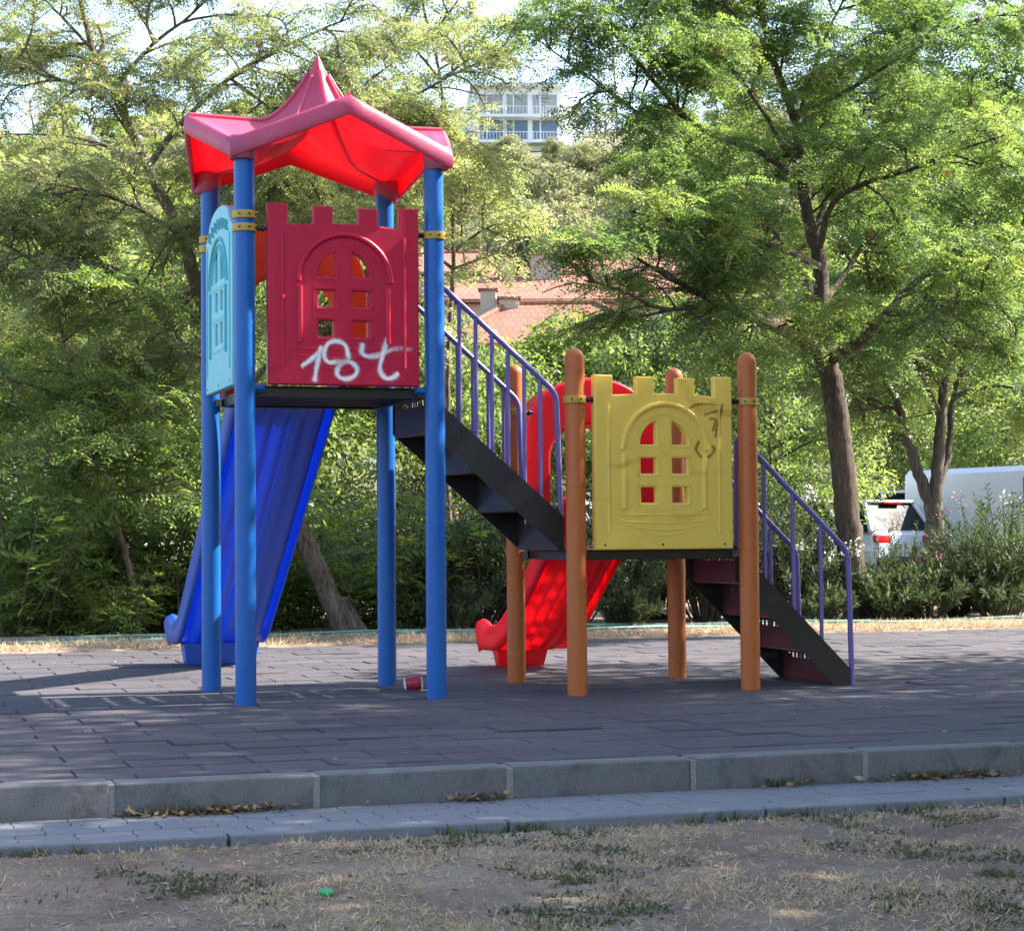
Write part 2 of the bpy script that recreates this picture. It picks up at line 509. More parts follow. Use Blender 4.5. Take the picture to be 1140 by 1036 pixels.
def quads_mesh(name, V4, tint, mat, parent=None, kind=None):
    """V4 (N,4,3) array of separate quads with one tint value each"""
    n = len(V4)
    me = bpy.data.meshes.new(name)
    me.vertices.add(n*4)
    me.vertices.foreach_set('co', np.ascontiguousarray(V4, dtype=np.float32).ravel())
    me.loops.add(n*4)
    me.loops.foreach_set('vertex_index', np.arange(n*4, dtype=np.int32))
    me.polygons.add(n)
    me.polygons.foreach_set('loop_start', np.arange(0, n*4, 4, dtype=np.int32))
    me.update(calc_edges=True)
    at = me.attributes.new('tint', 'FLOAT', 'FACE')
    at.data.foreach_set('value', np.asarray(tint, dtype=np.float32))
    o = bpy.data.objects.new(name, me)
    col.objects.link(o)
    me.materials.append(mat)
    if parent:
        o.parent = parent
    if kind:
        o['kind'] = kind
    return o

def curve2d(splines, ext, bev, name='tmp'):
    """filled 2D outline with holes -> mesh in the XY plane, thickness along Z"""
    cu = bpy.data.curves.new(name, 'CURVE')
    cu.dimensions = '2D'
    cu.fill_mode = 'BOTH'
    cu.extrude = ext
    cu.bevel_depth = bev
    cu.bevel_resolution = 2
    cu.offset = -bev
    for pts in splines:
        sp = cu.splines.new('POLY')
        sp.points.add(len(pts)-1)
        for q, p in zip(sp.points, pts):
            q.co = (p[0], p[1], 0, 1)
        sp.use_cyclic_u = True
    o = bpy.data.objects.new(name, cu)
    col.objects.link(o)
    dg = bpy.context.evaluated_depsgraph_get()
    me = bpy.data.meshes.new_from_object(o.evaluated_get(dg))
    bpy.data.objects.remove(o)
    bpy.data.curves.remove(cu)
    return me

def catmull(pts, n=6):
    pts = [Vector(p) for p in pts]
    if len(pts) < 3:
        return [pts[0].lerp(pts[-1], i/n) for i in range(n+1)]
    P = [pts[0]*2-pts[1]] + pts + [pts[-1]*2-pts[-2]]
    out = []
    for i in range(1, len(P)-2):
        a, b, c, d = P[i-1:i+3]
        for k in range(n):
            t = k/n
            out.append(0.5*((2*b)+(c-a)*t+(2*a-5*b+4*c-d)*t*t+(3*b-a-3*c+d)*t**3))
    out.append(pts[-1])
    return out

# ------------------------------------------------------------------ play set
play = thing('playground_set', 'castle playground set with red roofed tower, yellow panelled low platform, blue slide and red slide',
             'playground set', (OX, OY, 0), TH)

def post(u, v, h, mat, dome, label=None):
    r = 0.057
    mb = MB()
    if dome:
        prof = [(r, 0), (r, h-0.06)] + [(r*math.cos(a), h-0.06+0.06*math.sin(a)) for a in (0.25, 0.55, 0.85, 1.15, 1.4)] + [(0.004, h)]
    else:
        prof = [(r, 0), (r, h)]
    mb.lathe([(r*1.0, -0.02)]+prof, 32, (u, v, 0))
    o = mb.build('post', mat, play)
    if label:
        o['label'] = label
    return o

def clamp(parent, u, v, z, ear):
    mb = MB()
    mb.lathe([(0.0575, z-0.021), (0.066, z-0.021), (0.067, z-0.017), (0.067, z+0.017), (0.066, z+0.021), (0.0575, z+0.021)], 32, (u, v, 0))
    o = mb.build('clamp', M['clamp'], parent)
    e = Vector(ear).normalized()
    b = MB()
    p = Vector((u, v, z))
    b.lathe([(0.015, 0.06), (0.015, 0.085), (0.010, 0.086), (0.010, 0.092), (0.019, 0.092), (0.019, 0.104), (0.010, 0.104), (0.010, 0.125)], 12, p, e.to_track_quat('Z', 'Y').to_matrix())
    b.build('clamp_rod', M['bolt'], parent)
    for a in (-0.6, 0.2, 0.95):
        d = Vector((math.sin(a), -math.cos(a), 0))
        b = MB()
        b.tube([p+d*0.064, p+d*0.071], 0.006, 8)
        b.build('clamp_bolt', M['bolt'], parent)
    return o

HA = 0.54
bp = {}
for i in (-1, 1):
    for j in (-1, 1):
        bp[i, j] = post(i*HA, j*HA, 3.06, M['blue_post'], False, 'blue steel post')
clamp(bp[-1, -1], -HA, -HA, 2.606, (1, -0.15, 0))
clamp(bp[-1, -1], -HA, -HA, 2.678, (-0.1, 1, 0))
clamp(bp[1, -1], HA, -HA, 2.606, (-1, -0.15, 0))
clamp(bp[-1, 1], -HA, HA, 2.697, (0.1, -1, 0))
clamp(bp[-1, 1], -HA, HA, 2.640, (1, 0, 0))
op = {}
for i in (-1, 1):
    for j in (-1, 1):
        op[i, j] = post(LU+i*HA, LV+j*HA, HO, M['orange_post'], True, 'orange steel post with domed top')
clamp(op[-1, -1], LU-HA, LV-HA, 1.683, (1, -0.15, 0))
clamp(op[1, -1], LU+HA, LV-HA, 1.686, (-1, -0.15, 0))
clamp(op[-1, 1], LU-HA, LV+HA, 1.68, (1, 0.1, 0))
clamp(op[1, 1], LU+HA, LV+HA, 1.68, (-1, 0.1, 0))

def arch_pts(cx, cz, r, a0, a1, n):
    return [(cx+r*math.cos(a0+(a1-a0)*i/n), cz+r*math.sin(a0+(a1-a0)*i/n)) for i in range(n+1)]

def arc3(cx, cz, r, y, n=24, a0=0, a1=PI, rz=None):
    rz = rz or r
    return [(cx+r*math.cos(a0+(a1-a0)*i/n), y, cz+rz*math.sin(a0+(a1-a0)*i/n)) for i in range(n+1)]

def window_holes(zb):
    H = []
    for sx in (-1, 1):
        x0, x1 = sorted((sx*0.050, sx*0.145))
        for z0, z1 in ((zb+0.268, zb+0.358), (zb+0.436, zb+0.526)):
            H.append([(x0, z0), (x1, z0), (x1, z1), (x0, z1)])
        cz, rr = zb+0.603, 0.148
        q = [(sx*0.050, cz)]
        a_end = math.acos(0.050/rr)
        for k in range(9):
            a = a_end*k/8
            q.append((sx*rr*math.cos(a), cz+rr*math.sin(a)))
        H.append(q)
    return H

def castle_panel(name, mat, cx, v, zb, parent, label):
    """front panel with four merlons, arched window of six openings, raised beads"""
    w, ht = 0.43, 1.0
    zt, zc = ht, ht-0.105
    outl = [(-w, 0), (w, 0), (w, zt), (w-0.112, zt), (w-0.112, zc-0.012), (0.195, zc), (0.195, zt-0.01), (0.083, zt-0.01), (0.083, zc+0.004), (-0.062, zc+0.004),
            (-0.062, zt-0.006), (-0.172, zt-0.006), (-0.172, zc), (-w+0.115, zc-0.008), (-w+0.115, zt), (-w, zt)]
    me = curve2d([outl]+window_holes(0), 0.018, 0.009)
    mb = MB()
    mt = Matrix(((1, 0, 0, 0), (0, 0, -1, 0), (0, 1, 0, 0), (0, 0, 0, 1)))
    mb.mesh(me, mt)
    bpy.data.meshes.remove(me)
    F = -0.0265
    mb.tube(arc3(0.005, 0.575, 0.262, F, 28), 0.0165, 10)
    mb.tube(arc3(0.005, 0.575, 0.205, F+0.004, 24), 0.007, 6)
    mb.tube(arc3(0.0, 0.595, 0.172, F+0.004, 24), 0.006, 6)
    for sx in (-1, 1):
        mb.tube([(sx*0.25, F, 0.235), (sx*0.25, F, 0.545)], 0.0155, 10)
        mb.tube([(sx*0.345, F+0.003, 0.10), (sx*0.345, F+0.003, 0.83)], 0.011, 8)
        mb.tube([(sx*0.395, F+0.006, 0.03), (sx*0.395, F+0.006, 0.96)], 0.006, 6)
        mb.tube([(sx*0.172, F+0.004, 0.235), (sx*0.172, F+0.004, 0.595)], 0.006, 6)
        x0, x1 = sx*0.036, sx*0.160
        for z0, z1 in ((0.253, 0.373), (0.421, 0.541)):
            mb.tube([(x0, F+0.003, z0), (x1, F+0.003, z0), (x1, F+0.003, z1), (x0, F+0.003, z1), (x0, F+0.003, z0)], 0.0055, 6)
        cz, rr = 0.59, 0.164
        a_end = math.acos(0.036/rr)
        q = [(sx*0.036, F+0.003, cz)] + [(sx*rr*math.cos(a_end*k/8), F+0.003, cz+rr*math.sin(a_end*k/8)) for k in range(9)] + [(sx*0.036, F+0.003, cz)]
        mb.tube(q, 0.0055, 6)
    mb.tube([(-0.172, F+0.004, 0.235), (0.172, F+0.004, 0.235)], 0.006, 6)
    for k, (zz, hw, sag) in enumerate(((0.20, 0.29, 0.0), (0.165, 0.27, 0.015), (0.145, 0.235, 0.035), (0.13, 0.19, 0.05))):
        mb.tube([(hw*t, F+0.0022, zz-sag*(1-t*t)) for t in [i/8-1 for i in range(17)]], 0.0055, 6)
    for x in (-0.38, 0.0, 0.38):
        pass
    o = mb.build(name, mat, parent, True, 35)
    o.location = (cx, v, zb)
    o['label'] = label
    for x in (-0.37, -0.015, 0.375):
        b = MB()
        b.lathe([(0.011, 0), (0.011, 0.006), (0.006, 0.009)], 10, (x, F-0.004+0.012, 0.028), Matrix.Rotation(PI/2, 3, 'X'))
        b.build('panel_bolt', M['bolt'], o)
    return o

red_panel = castle_panel('castle_panel', M['crimson'], 0.008, -0.56, 1.748, play, 'crimson castle panel with white graffiti')
yel_panel = castle_panel('castle_panel', M['yellow'], LU-0.010, -0.56+LV, 0.826, play, 'yellow castle panel with brown scrawl')

def strokes(name, paths, mat, parent, y):
    quads, tint_v = [], []
    for pts, w, fade in paths:
        P = catmull([(p[0], 0, p[1]) for p in pts], 14)
        n = len(P)
        rows = []
        for i, p in enumerate(P):
            t = (P[min(i+1, n-1)]-P[max(i-1, 0)]).normalized()
            s = Vector((-t.z, 0, t.x))
            e = 1.0
            a = 1.0
            if fade:
                a = 1-0.75*max(0, (i/(n-1)-0.35)/0.65)
            ww = w*(0.88+0.12*math.sin(i*0.23+len(pts)))*e
            rows.append([(p+s*ww*k, al*a) for k, al in ((-3.4, 0.0), (-1.7, 0.16), (-0.85, 0.72), (0, 1.0), (0.85, 0.72), (1.7, 0.16), (3.4, 0.0))])
        # soft round ends
        t0 = (P[1]-P[0]).normalized()
        t1 = (P[-1]-P[-2]).normalized()
        rows.insert(0, [(q-t0*w*1.2, 0.0) for q, _ in rows[0]])
        rows.append([(q+t1*w*1.2, 0.0) for q, _ in rows[-1]])
        quads.append(rows)
    me = bpy.data.meshes.new(name)
    vs, fs, al = [], [], []
    lift = 0
    for rows in quads:
        o = len(vs)
        for r in rows:
            for q, a in r:
                vs.append((q.x, y-lift, q.z))
                al.append(a)
        lift += 0.0006
        for i in range(len(rows)-1):
            for k in range(6):
                a = o+i*7+k
                fs.append((a, a+1, a+8, a+7))
    me.from_pydata(vs, [], fs)
    at = me.attributes.new('tint', 'FLOAT', 'POINT')
    at.data.foreach_set('value', al)
    return link(name, me, mat, parent, False)

def rp(x, y):     # measured marks of the red panel -> panel coordinates
    t = (x-305)/665.0
    zt, zb = 65+t*30, 860+t*20
    return (-0.43+t*0.86, (zb-y)/(zb-zt))
strokes('graffiti', [
    ([rp(*p) for p in ((452, 782), (490, 755), (520, 728), (538, 704))], 0.0110, False),
    ([rp(*p) for p in ((533, 706), (522, 755), (512, 805), (506, 848))], 0.0110, False),
    ([rp(*p) for p in ((655, 752), (640, 695), (600, 676), (562, 690), (546, 735), (566, 766), (610, 768), (660, 768), (690, 795), (680, 828), (640, 842), (606, 826), (608, 792), (640, 762))], 0.0110, False),
    ([rp(*p) for p in ((716, 690), (713, 728), (745, 745), (800, 735), (860, 712), (935, 716))], 0.0120, True),
    ([rp(*p) for p in ((826, 668), (806, 735), (792, 800), (814, 838), (846, 840), (872, 822))], 0.0115, False),
], M['spray_white'], red_panel, -0.0300)

def yp(x, y):
    return (-0.431+(x-80)/610.0*0.862, (960-y)/760.0)
strokes('scrawl', [
    ([yp(*p) for p in ((538, 486), (525, 520), (545, 552), (583, 552), (606, 525), (600, 506))], 0.0075, False),
    ([yp(*p) for p in ((500, 340), (530, 325), (580, 322), (645, 326))], 0.006, True),
    ([yp(*p) for p in ((566, 368), (605, 356), (646, 350))], 0.006, False),
    ([yp(*p) for p in ((646, 322), (632, 370), (618, 430), (612, 465))], 0.007, False),
    ([yp(*p) for p in ((586, 385), (612, 390), (600, 440))], 0.006, False),
], M['spray_brown'], yel_panel, -0.0300)

# arched cyan panel on the left side of the tower
def cyan_panel():
    hw = 0.42
    zb, sh, top = 0.0, 0.90, 1.055
    outl = [(-hw, zb), (hw, zb), (hw, sh)] + [(0.33*math.cos(a), sh+0.035+(top-sh-0.035)*math.sin(a)) for a in [PI*i/20 for i in range(21)]] + [(-hw, sh)]
    holes = []
    for sx in (-1, 1):
        x0, x1 = sorted((sx*0.035, sx*0.125))
        for z0, z1 in ((0.265, 0.385), (0.455, 0.565)):
            holes.append([(x0, z0), (x1, z0), (x1, z1), (x0, z1)])
        q = [(sx*0.035, 0.625)]
        a_end = math.acos(0.035/0.14)
        q += [(sx*0.14*math.cos(a_end*k/8), 0.625+0.20*math.sin(a_end*k/8)) for k in range(9)]
        holes.append(q)
    me = curve2d([outl]+holes, 0.018, 0.009)
    mt = Matrix(((1, 0, 0, 0), (0, 0, -1, 0), (0, 1, 0, 0), (0, 0, 0, 1)))
    mb = MB()
    mb.mesh(me, mt)
    bpy.data.meshes.remove(me)
    o = mb.build('castle_panel', M['cyan'], play, True, 35)
    o['label'] = 'pale cyan panel with a rounded top'
    F = -0.0265
    b = MB()
    b.tube(arc3(0, 0.60, 0.285, F+0.002, 24, rz=0.27), 0.014, 8)
    b.tube(arc3(0, 0.60, 0.215, F+0.003, 24, rz=0.235), 0.010, 8)
    b.tube(arc3(0, 0.60, 0.175, F+0.003, 24, rz=0.215), 0.007, 8)
    for sx in (-1, 1):
        b.tube([(sx*0.25, F+0.001, 0.20), (sx*0.25, F+0.001, 0.58)], 0.014, 8)
        b.tube([(sx*0.36, F+0.003, 0.10), (sx*0.36, F+0.003, 0.86)], 0.009, 8)
    # raised scroll ornament under the rounded top
    for k in range(7):
        x = -0.27+0.09*k
        z0 = 0.90+0.05*(1-(x/0.3)**2)
        b.tube([(x-0.03, F, z0-0.02), (x-0.01, F, z0+0.03), (x+0.02, F, z0+0.02), (x+0.012, F, z0-0.022), (x+0.04, F, z0-0.03)], 0.009, 6)
    b.box((0, 0.0215, 0.46), (0.34, 0.004, 0.80))
    b.build('raised_moulding', M['cyan_recess'], o, True, 40)
    for zz, ww, hh in ((0.42, 0.40, 0.045), (0.60, 0.46, 0.05), (0.235, 0.36, 0.03)):
        c = MB()
        c.rbox((0, F+0.006, zz), (ww, 0.02, hh), 0.006)
        c.build('window_bar', M['cyan'], o, True, 40)
    for x in (-0.36, 0.0, 0.36):
        bb = MB()
        bb.lathe([(0.011, 0), (0.011, 0.006), (0.006, 0.009)], 10, (x, F+0.006, 0.03), Matrix.Rotation(PI/2, 3, 'X'))
        bb.build('panel_bolt', M['bolt'], o)
    o.rotation_euler = (0, 0, -PI/2)
    o.location = (-0.56, 0.01, 1.755)
cyan_panel()

# ---- decks
def deck(u0, v0, z, label):
    mb = MB()
    h = 0.478
    mb.box((u0, v0, z-0.004), (2*h, 2*h, 0.008))
    for s in (-1, 1):
        mb.rbox((u0, v0+s*(h-0.012), z-0.034), (2*h-0.002, 0.022, 0.05), 0.003)
        mb.rbox((u0+s*(h-0.012), v0, z-0.034), (0.022, 2*h-0.05, 0.05), 0.003)
    for k in range(-3, 4):
        mb.box((u0, v0+k*0.12, z-0.028), (2*h-0.05, 0.03, 0.036))
    for i in (-1, 1):
        for j in (-1, 1):
            mb.box((u0+i*0.49, v0+j*0.49, z-0.03), (0.05, 0.05, 0.04), Matrix.Rotation(PI/4, 3, 'Z'))
    o = mb.build('deck', M['black_steel'], play, False)
    o['label'] = label
    return o
deck(0, 0, 1.748, 'black steel deck of the tower')
deck(LU, LV, 0.828, 'black steel deck of the low platform')
for u0, v0, z, m, nm in ((0, 0, 1.73, 'blue_post', 'bracket'), ):
    for i in (-1, 1):
        for j in (-1, 1):
            mb = MB()
            mb.tube([(i*0.43, j*0.515, z), (i*0.50, j*0.525, z)], 0.022, 12)
            mb.build(nm, M[m], play)

# ---- stairs
def slotted(mb, a, b, up, th, row0=0.25, slot=0.55, n=11):
    """plate from a to b (long edge), extending along up, with one row of slots"""
    a, b, up = Vector(a), Vector(b), Vector(up)
    ex = (b-a)
    L, H = ex.length, up.length
    ex.normalize()
    uz = up.normalized()
    nz = ex.cross(uz)
    rot = Matrix((ex, uz, nz)).transposed()
    def pl(x0, x1, y0, y1):
        c = a+ex*((x0+x1)/2)+uz*((y0+y1)/2)
        mb.box(c, (x1-x0, y1-y0, th), rot)
    y0, y1 = H*row0, H*row0+0.03
    pl(0, L, 0, y0)
    pl(0, L, y1, H)
    m0 = L*0.09
    pl(0, m0, y0, y1)
    pl(L-m0, L, y0, y1)
    p = (L-2*m0)/n
    for k in range(n):
        x = m0+p*k
        if k:
            pl(x, x+p*slot*0.5, y0, y1)
            pl(x-p*slot*0.35, x, y0, y1)

def stair(u_start, z_top, z_bot, vn, vf, run, nst, top_edge, to_ground, rails, label, riser_mat):
    st = bpy.data.objects.new('staircase', None)
    col.objects.link(st)
    st.parent = play
    st['label'] = label
    for v in (vn, vf):
        mb = MB()
        poly = top_edge
        mb.prism(poly, v-0.004, v+0.004, 'y')
        s = 1 if v == vn else -1
        # folded flange along the upper edge
        e = poly[:2]
        mb.prism([e[0], e[1], (e[1][0], e[1][1]-0.01), (e[0][0], e[0][1]-0.01)], v+0.004*s, v+0.034*s, 'y')
        o = mb.build('stringer', M['black_steel'], st, False)
    rise = (z_top-z_bot)/nst
    for k in range(nst):
        uu = u_start+run*k
        zt = z_top-rise*k
        mb = MB()
        slotted(mb, (uu, vn+0.006, zt-rise+0.004), (uu, vf-0.006, zt-rise+0.004), (0, 0, rise-0.012), 0.004, 0.70)
        mb.build('riser', riser_mat, st, False)
        if k < nst-1 or False:
            tb = MB()
            for h_ in (0, 1):
                slotted(tb, (uu+0.002+h_*(run+0.03)/2, vn+0.006, zt-rise), (uu+0.002+h_*(run+0.03)/2, vf-0.006, zt-rise), ((run+0.03)/2, 0, 0), 0.004, 0.35)
            tb.build('tread', M['black_steel'], st, False)
    for pts, bals, v in rails:
        v += 0.020 if v == vn else -0.020
        mb = MB()
        mb.tube([(p[0], v, p[1]) for p in pts], 0.0165, 12)
        mb.build('handrail', M['purple'], st)
        for (x, z0, z1) in bals:
            b = MB()
            b.tube([(x, v, z0), (x, v, z1)], 0.0125, 10, False)
            b.build('baluster', M['purple'], st)
    return st

def rnd(pts, r=0.07):
    out = [Vector((pts[0][0], 0, pts[0][1]))]
    P = [Vector((p[0], 0, p[1])) for p in pts]
    for i in range(1, len(P)-1):
        a = (P[i-1]-P[i])
        b = (P[i+1]-P[i])
        d = min(r, a.length*0.45, b.length*0.45)
        p0, p2 = P[i]+a.normalized()*d, P[i]+b.normalized()*d
        for k in range(6):
            t = k/5
            out.append(p0*(1-t)**2+P[i]*2*t*(1-t)+p2*t*t)
    out.append(P[-1])
    return [(p.x, p.z) for p in out]

s1 = -0.872
def z1_rail(u): return 2.324+(u-0.649)*s1
def z1_str(u): return 1.714+(u-0.554)*s1
r1 = rnd([(0.585, 1.70), (0.585, z1_rail(0.585)), (1.318, z1_rail(1.318)), (1.346, 0.84)], 0.06)
b1 = [(u, z1_str(u)-0.02, z1_rail(u)) for u in (0.63, 0.73, 0.828, 0.925, 1.022, 1.12, 1.218)]
stair(0.53, 1.735, 0.828, -0.42, 0.30, 0.26, 4,
      [(0.52, z1_str(0.52)), (1.352, 1.018), (1.352, 0.826), (1.325, 0.826), (0.52, 1.528)], False,
      [(r1, b1, -0.42), (r1, b1, 0.30)], 'upper staircase from the tower deck down to the low platform', M['black_steel'])
s2 = -0.973
U2 = 2.40
def z2_rail(u): return 1.387+(u-2.532)*s2
def z2_str(u): return 0.747+(u-2.476)*-0.995
r2 = rnd([(2.400, 0.83), (2.405, z2_rail(2.435)), (2.45, z2_rail(2.45)), (3.135, z2_rail(3.135)), (3.152, 0.0)], 0.06)
b2 = [(u, z2_str(u)-0.02, z2_rail(u)) for u in (2.583, 2.768, 2.952)]
stair(2.42, 0.82, 0.0, -0.42+LV, 0.30+LV, 0.206, 4,
      [(2.377, z2_str(2.377)), (3.125, 0.102), (3.125, 0.0), (3.02, 0.0), (2.377, 0.642)], True,
      [(r2, b2, -0.42+LV), (r2, b2, 0.30+LV)], 'lower staircase from the low platform down to the ground', M['maroon_steel'])

# ---- slides
def slide(u0, path, mat, name_label, foot_v, foot_u, k):
    """path: list of (v, z) of the bed; cross section swept along it"""
    P = catmull([(0, p[0], p[1]) for p in path], 8)
    half = []
    sec = [(-0.335, -0.012), (-0.355, 0.045), (-0.368, 0.115), (-0.355, 0.150), (-0.325, 0.160), (-0.300, 0.145), (-0.292, 0.10), (-0.285, 0.04), (-0.272, 0.010),
           (-0.235, 0.000)]
    sec = [(x*k, z) for x, z in sec]
    bed = []
    for i in range(49):
        x = -0.22+0.44*i/48
        bed.append((x*k, 0.020*(1-math.cos(2*PI*(x+0.22)/0.44*4))*0.5-0.010))
    sec = sec + bed + [(-x, z) for x, z in reversed(sec)]
    n = len(sec)
    vs, fs = [], []
    m = len(P)
    for i, p in enumerate(P):
        t = (P[min(i+1, m-1)]-P[max(i-1, 0)]).normalized()
        nn = Vector((0, -t.z, t.y))
        if nn.z < 0:
            nn = -nn
        f = i/(m-1)
        for x, h in sec:
            hh, xx = h, x
            top = max(0, (0.12-f)/0.12)
            end = max(0, (f-0.90)/0.10)
            if abs(x) > 0.28*k:
                hh = h*(1+1.0*top) + 0.040*math.sin(min(1, end*1.6)*PI/2)*max(0, min(1, h/0.08))
                if abs(x) > 0.31*k:
                    xx = x*(1+0.06*end)
            q = p+nn*hh+Vector((xx, 0, 0))
            if end > 0.6:
                q = q - nn*0.018*((end-0.6)/0.4)**2
            vs.append((u0+q.x, q.y, q.z))
    for i in range(m-1):
        for k in range(n-1):
            a = i*n+k
            fs.append((a, a+1, a+1+n, a+n))
    me = bpy.data.meshes.new('slide')
    me.from_pydata(vs, [], fs)
    o = link('slide', me, mat, play, True, 60)
    so = o.modifiers.new('shell', 'SOLIDIFY')
    so.thickness = 0.012
    so.offset = 0
    o['label'] = name_label
    # foot block under the run-out
    mb = MB()
    v0, v1 = foot_v
    zt = P[-1].z+0.005
    a, b = foot_u
    vs = [(u0+a, v0, 0), (u0+b, v0, 0), (u0+b-0.02, v1, 0), (u0+a+0.02, v1, 0),
          (u0+a-0.03, v0-0.02, zt), (u0+b+0.03, v0-0.02, zt), (u0+b+0.01, v1, zt), (u0+a-0.01, v1, zt)]
    mb.add(vs, [(0, 1, 2, 3), (4, 5, 6, 7), (0, 1, 5, 4), (1, 2, 6, 5), (2, 3, 7, 6), (3, 0, 4, 7)])
    mb.build('slide_foot', mat, o, True, 30, 0.012)
    return o

slide(-0.028, [(0.50, 1.752), (0.70, 1.745), (0.88, 1.66), (1.2, 1.43), (1.7, 1.07), (2.2, 0.71), (2.7, 0.36), (2.92, 0.22), (3.12, 0.165), (3.42, 0.160)],
      M['blue_slide'], 'blue plastic slide from the tower deck', (3.06, 3.34), (-0.25, 0.25), 0.92)
slide(LU+0.02, [(LV+0.50, 0.832), (LV+0.68, 0.825), (LV+0.84, 0.75), (LV+1.15, 0.54), (LV+1.5, 0.305), (LV+1.78, 0.165), (LV+1.98, 0.135), (LV+2.24, 0.130)],
      M['red_slide'], 'red plastic slide from the low platform', (LV+2.06, LV+2.22), (-0.17, 0.16), 0.74)

def hood(u0, v0, zd, mat, label):
    n = 26
    def ring(hw, spring, rise, v):
        pts = [(u0-hw, v, zd)]
        pts += [(u0-hw, v, zd+spring*0.5), (u0-hw, v, zd+spring)]
        for i in range(1, n):
            a = PI-PI*i/n
            c, s = math.cos(a), math.sin(a)
            pts.append((u0+hw*math.copysign(abs(c)**0.9, c), v, zd+spring+rise*abs(s)**0.9))
        pts += [(u0+hw, v, zd+spring), (u0+hw, v, zd+spring*0.5), (u0+hw, v, zd)]
        return pts
    of, ob = ring(0.445, 0.66, 0.42, v0), ring(0.430, 0.66, 0.40, v0+0.34)
    inf, inb = ring(0.285, 0.56, 0.22, v0), ring(0.30, 0.56, 0.22, v0+0.34)
    k = len(of)
    vs = of+inf+inb+ob
    fs = []
    for i in range(k-1):
        fs.append((i, i+1, k+i+1, k+i))
        fs.append((k+i, k+i+1, 2*k+i+1, 2*k+i))
        fs.append((3*k+i, 3*k+i+1, i+1, i))
    mb = MB().add(vs, fs)
    o = mb.build('slide_hood', mat, play, True, 50)
    o['label'] = label
    b = o.modifiers.new('edge', 'BEVEL')
    b.width = 0.018
    b.segments = 3
    so = o.modifiers.new('shell', 'SOLIDIFY')
    so.thickness = 0.006
    return o
hood(-0.005, 0.585, 1.752, M['orange_hood'], 'orange arched hood over the top of the blue slide')
hood(LU, LV+0.585, 0.832, M['red_slide'], 'red arched hood over the top of the red slide')

# ---- roof of the tower: four gables with a swept spire
def roof():
    NT = 22
    dirs = []
    PK, CR = 0.745, 0.605
    for k in range(8):
        a = k*PI/4
        if k % 2 == 0:
            dirs.append((Vector((math.cos(a)*PK, math.sin(a)*PK, 0)), 3.325, 0))
        else:
            dirs.append((Vector((math.copysign(CR, math.cos(a)), math.copysign(CR-0.01, math.sin(a)), 0)), 3.075, 1))
    def zline(kind, t):
        if kind == 0:
            s = max(0, 1-t/0.47)
            return 3.315+0.012*t+0.415*s**1.75
        s = max(0, 1-t/0.55)
        return 3.085+0.11*(1-t)**1.2+0.535*s**1.75
    SUB = 8
    vs, fs = [], []
    ncol = 8*SUB
    def pt(c, t):
        k, f = divmod(c % ncol, SUB)
        f /= SUB
        d0, _, k0 = dirs[k]
        d1, _, k1 = dirs[(k+1) % 8]
        p0 = d0*t
        p0.z = zline(k0, t)
        p1 = d1*t
        p1.z = zline(k1, t)
        p = p0.lerp(p1, f)
        # raised bands along valleys/hips and a sunken field between
        e = min(f, 1-f)
        if 0.06 < t < 0.93:
            fld = min(1, max(0, (e-0.10)/0.06))*min(1, (0.93-t)/0.06)
            p.z -= 0.022*fld
        return p
    vs.append(Vector((0, 0, zline(0, 0)+0.004)))
    for i in range(1, NT+1):
        t = (i/NT)
        for c in range(ncol):
            vs.append(pt(c, t))
    for c in range(ncol):
        fs.append((0, 1+c, 1+(c+1) % ncol))
    for i in range(NT-1):
        for c in range(ncol):
            a, b = 1+i*ncol+c, 1+i*ncol+(c+1) % ncol
            fs.append((a, a+ncol, b+ncol, b))
    # fascia: rolled band hanging from the eave
    last = 1+(NT-1)*ncol
    prof = [(0.012, 0.005), (0.026, 0.0), (0.036, -0.014), (0.040, -0.05), (0.041, -0.085), (0.035, -0.102), (0.020, -0.106), (0.008, -0.098)]
    prev = [last+c for c in range(ncol)]
    for dx, dz in prof:
        cur = []
        for c in range(ncol):
            p = vs[last+c]
            o = Vector((p.x, p.y, 0)).normalized()
            cur.append(len(vs))
            vs.append(p+o*dx+Vector((0, 0, dz)))
        for c in range(ncol):
            d = (c+1) % ncol
            fs.append((prev[c], cur[c], cur[d], prev[d]))
        prev = cur
    me = bpy.data.meshes.new('roof')
    me.from_pydata([tuple(v) for v in vs], [], fs)
    o = link('roof', me, M['roof'], play, True, 38)
    so = o.modifiers.new('shell', 'SOLIDIFY')
    so.thickness = 0.008
    so.offset = -1
    o['label'] = 'faded red plastic roof with four gables and a pointed spire'
    # hip and ridge beads
    mb = MB()
    for k in range(8):
        d, _, kind = dirs[k]
        pts = []
        for i in range(1, 17):
            t = 0.02+(0.95 if kind else 0.99)*i/16
            p = d*t
            p.z = zline(kind, t)+0.005
            pts.append(p)
        if kind:
            mb.tube(pts, [0.008+0.010*(i/15)**1.0 for i in range(16)], 10)
        else:
            mb.tube(pts, [0.012+0.002*(i/15) for i in range(16)], 10)
    mb.build('roof_ridge', M['roof'], o, True, 60)
    for i in (-1, 1):
        for j in (-1, 1):
            x, y = i*0.555, j*0.555
            mb = MB()
            mb.lathe([(0.058, 2.982), (0.066, 2.980), (0.076, 2.995), (0.080, 3.04), (0.080, 3.085), (0.07, 3.108), (0.035, 3.118), (0.005, 3.12)], 24, (x, y, 0))
            mb.build('roof_socket', M['roof'], o, True, 60)
    return o
roof()

# ------------------------------------------------------------------ ground
def local_grid_thing():
    pass

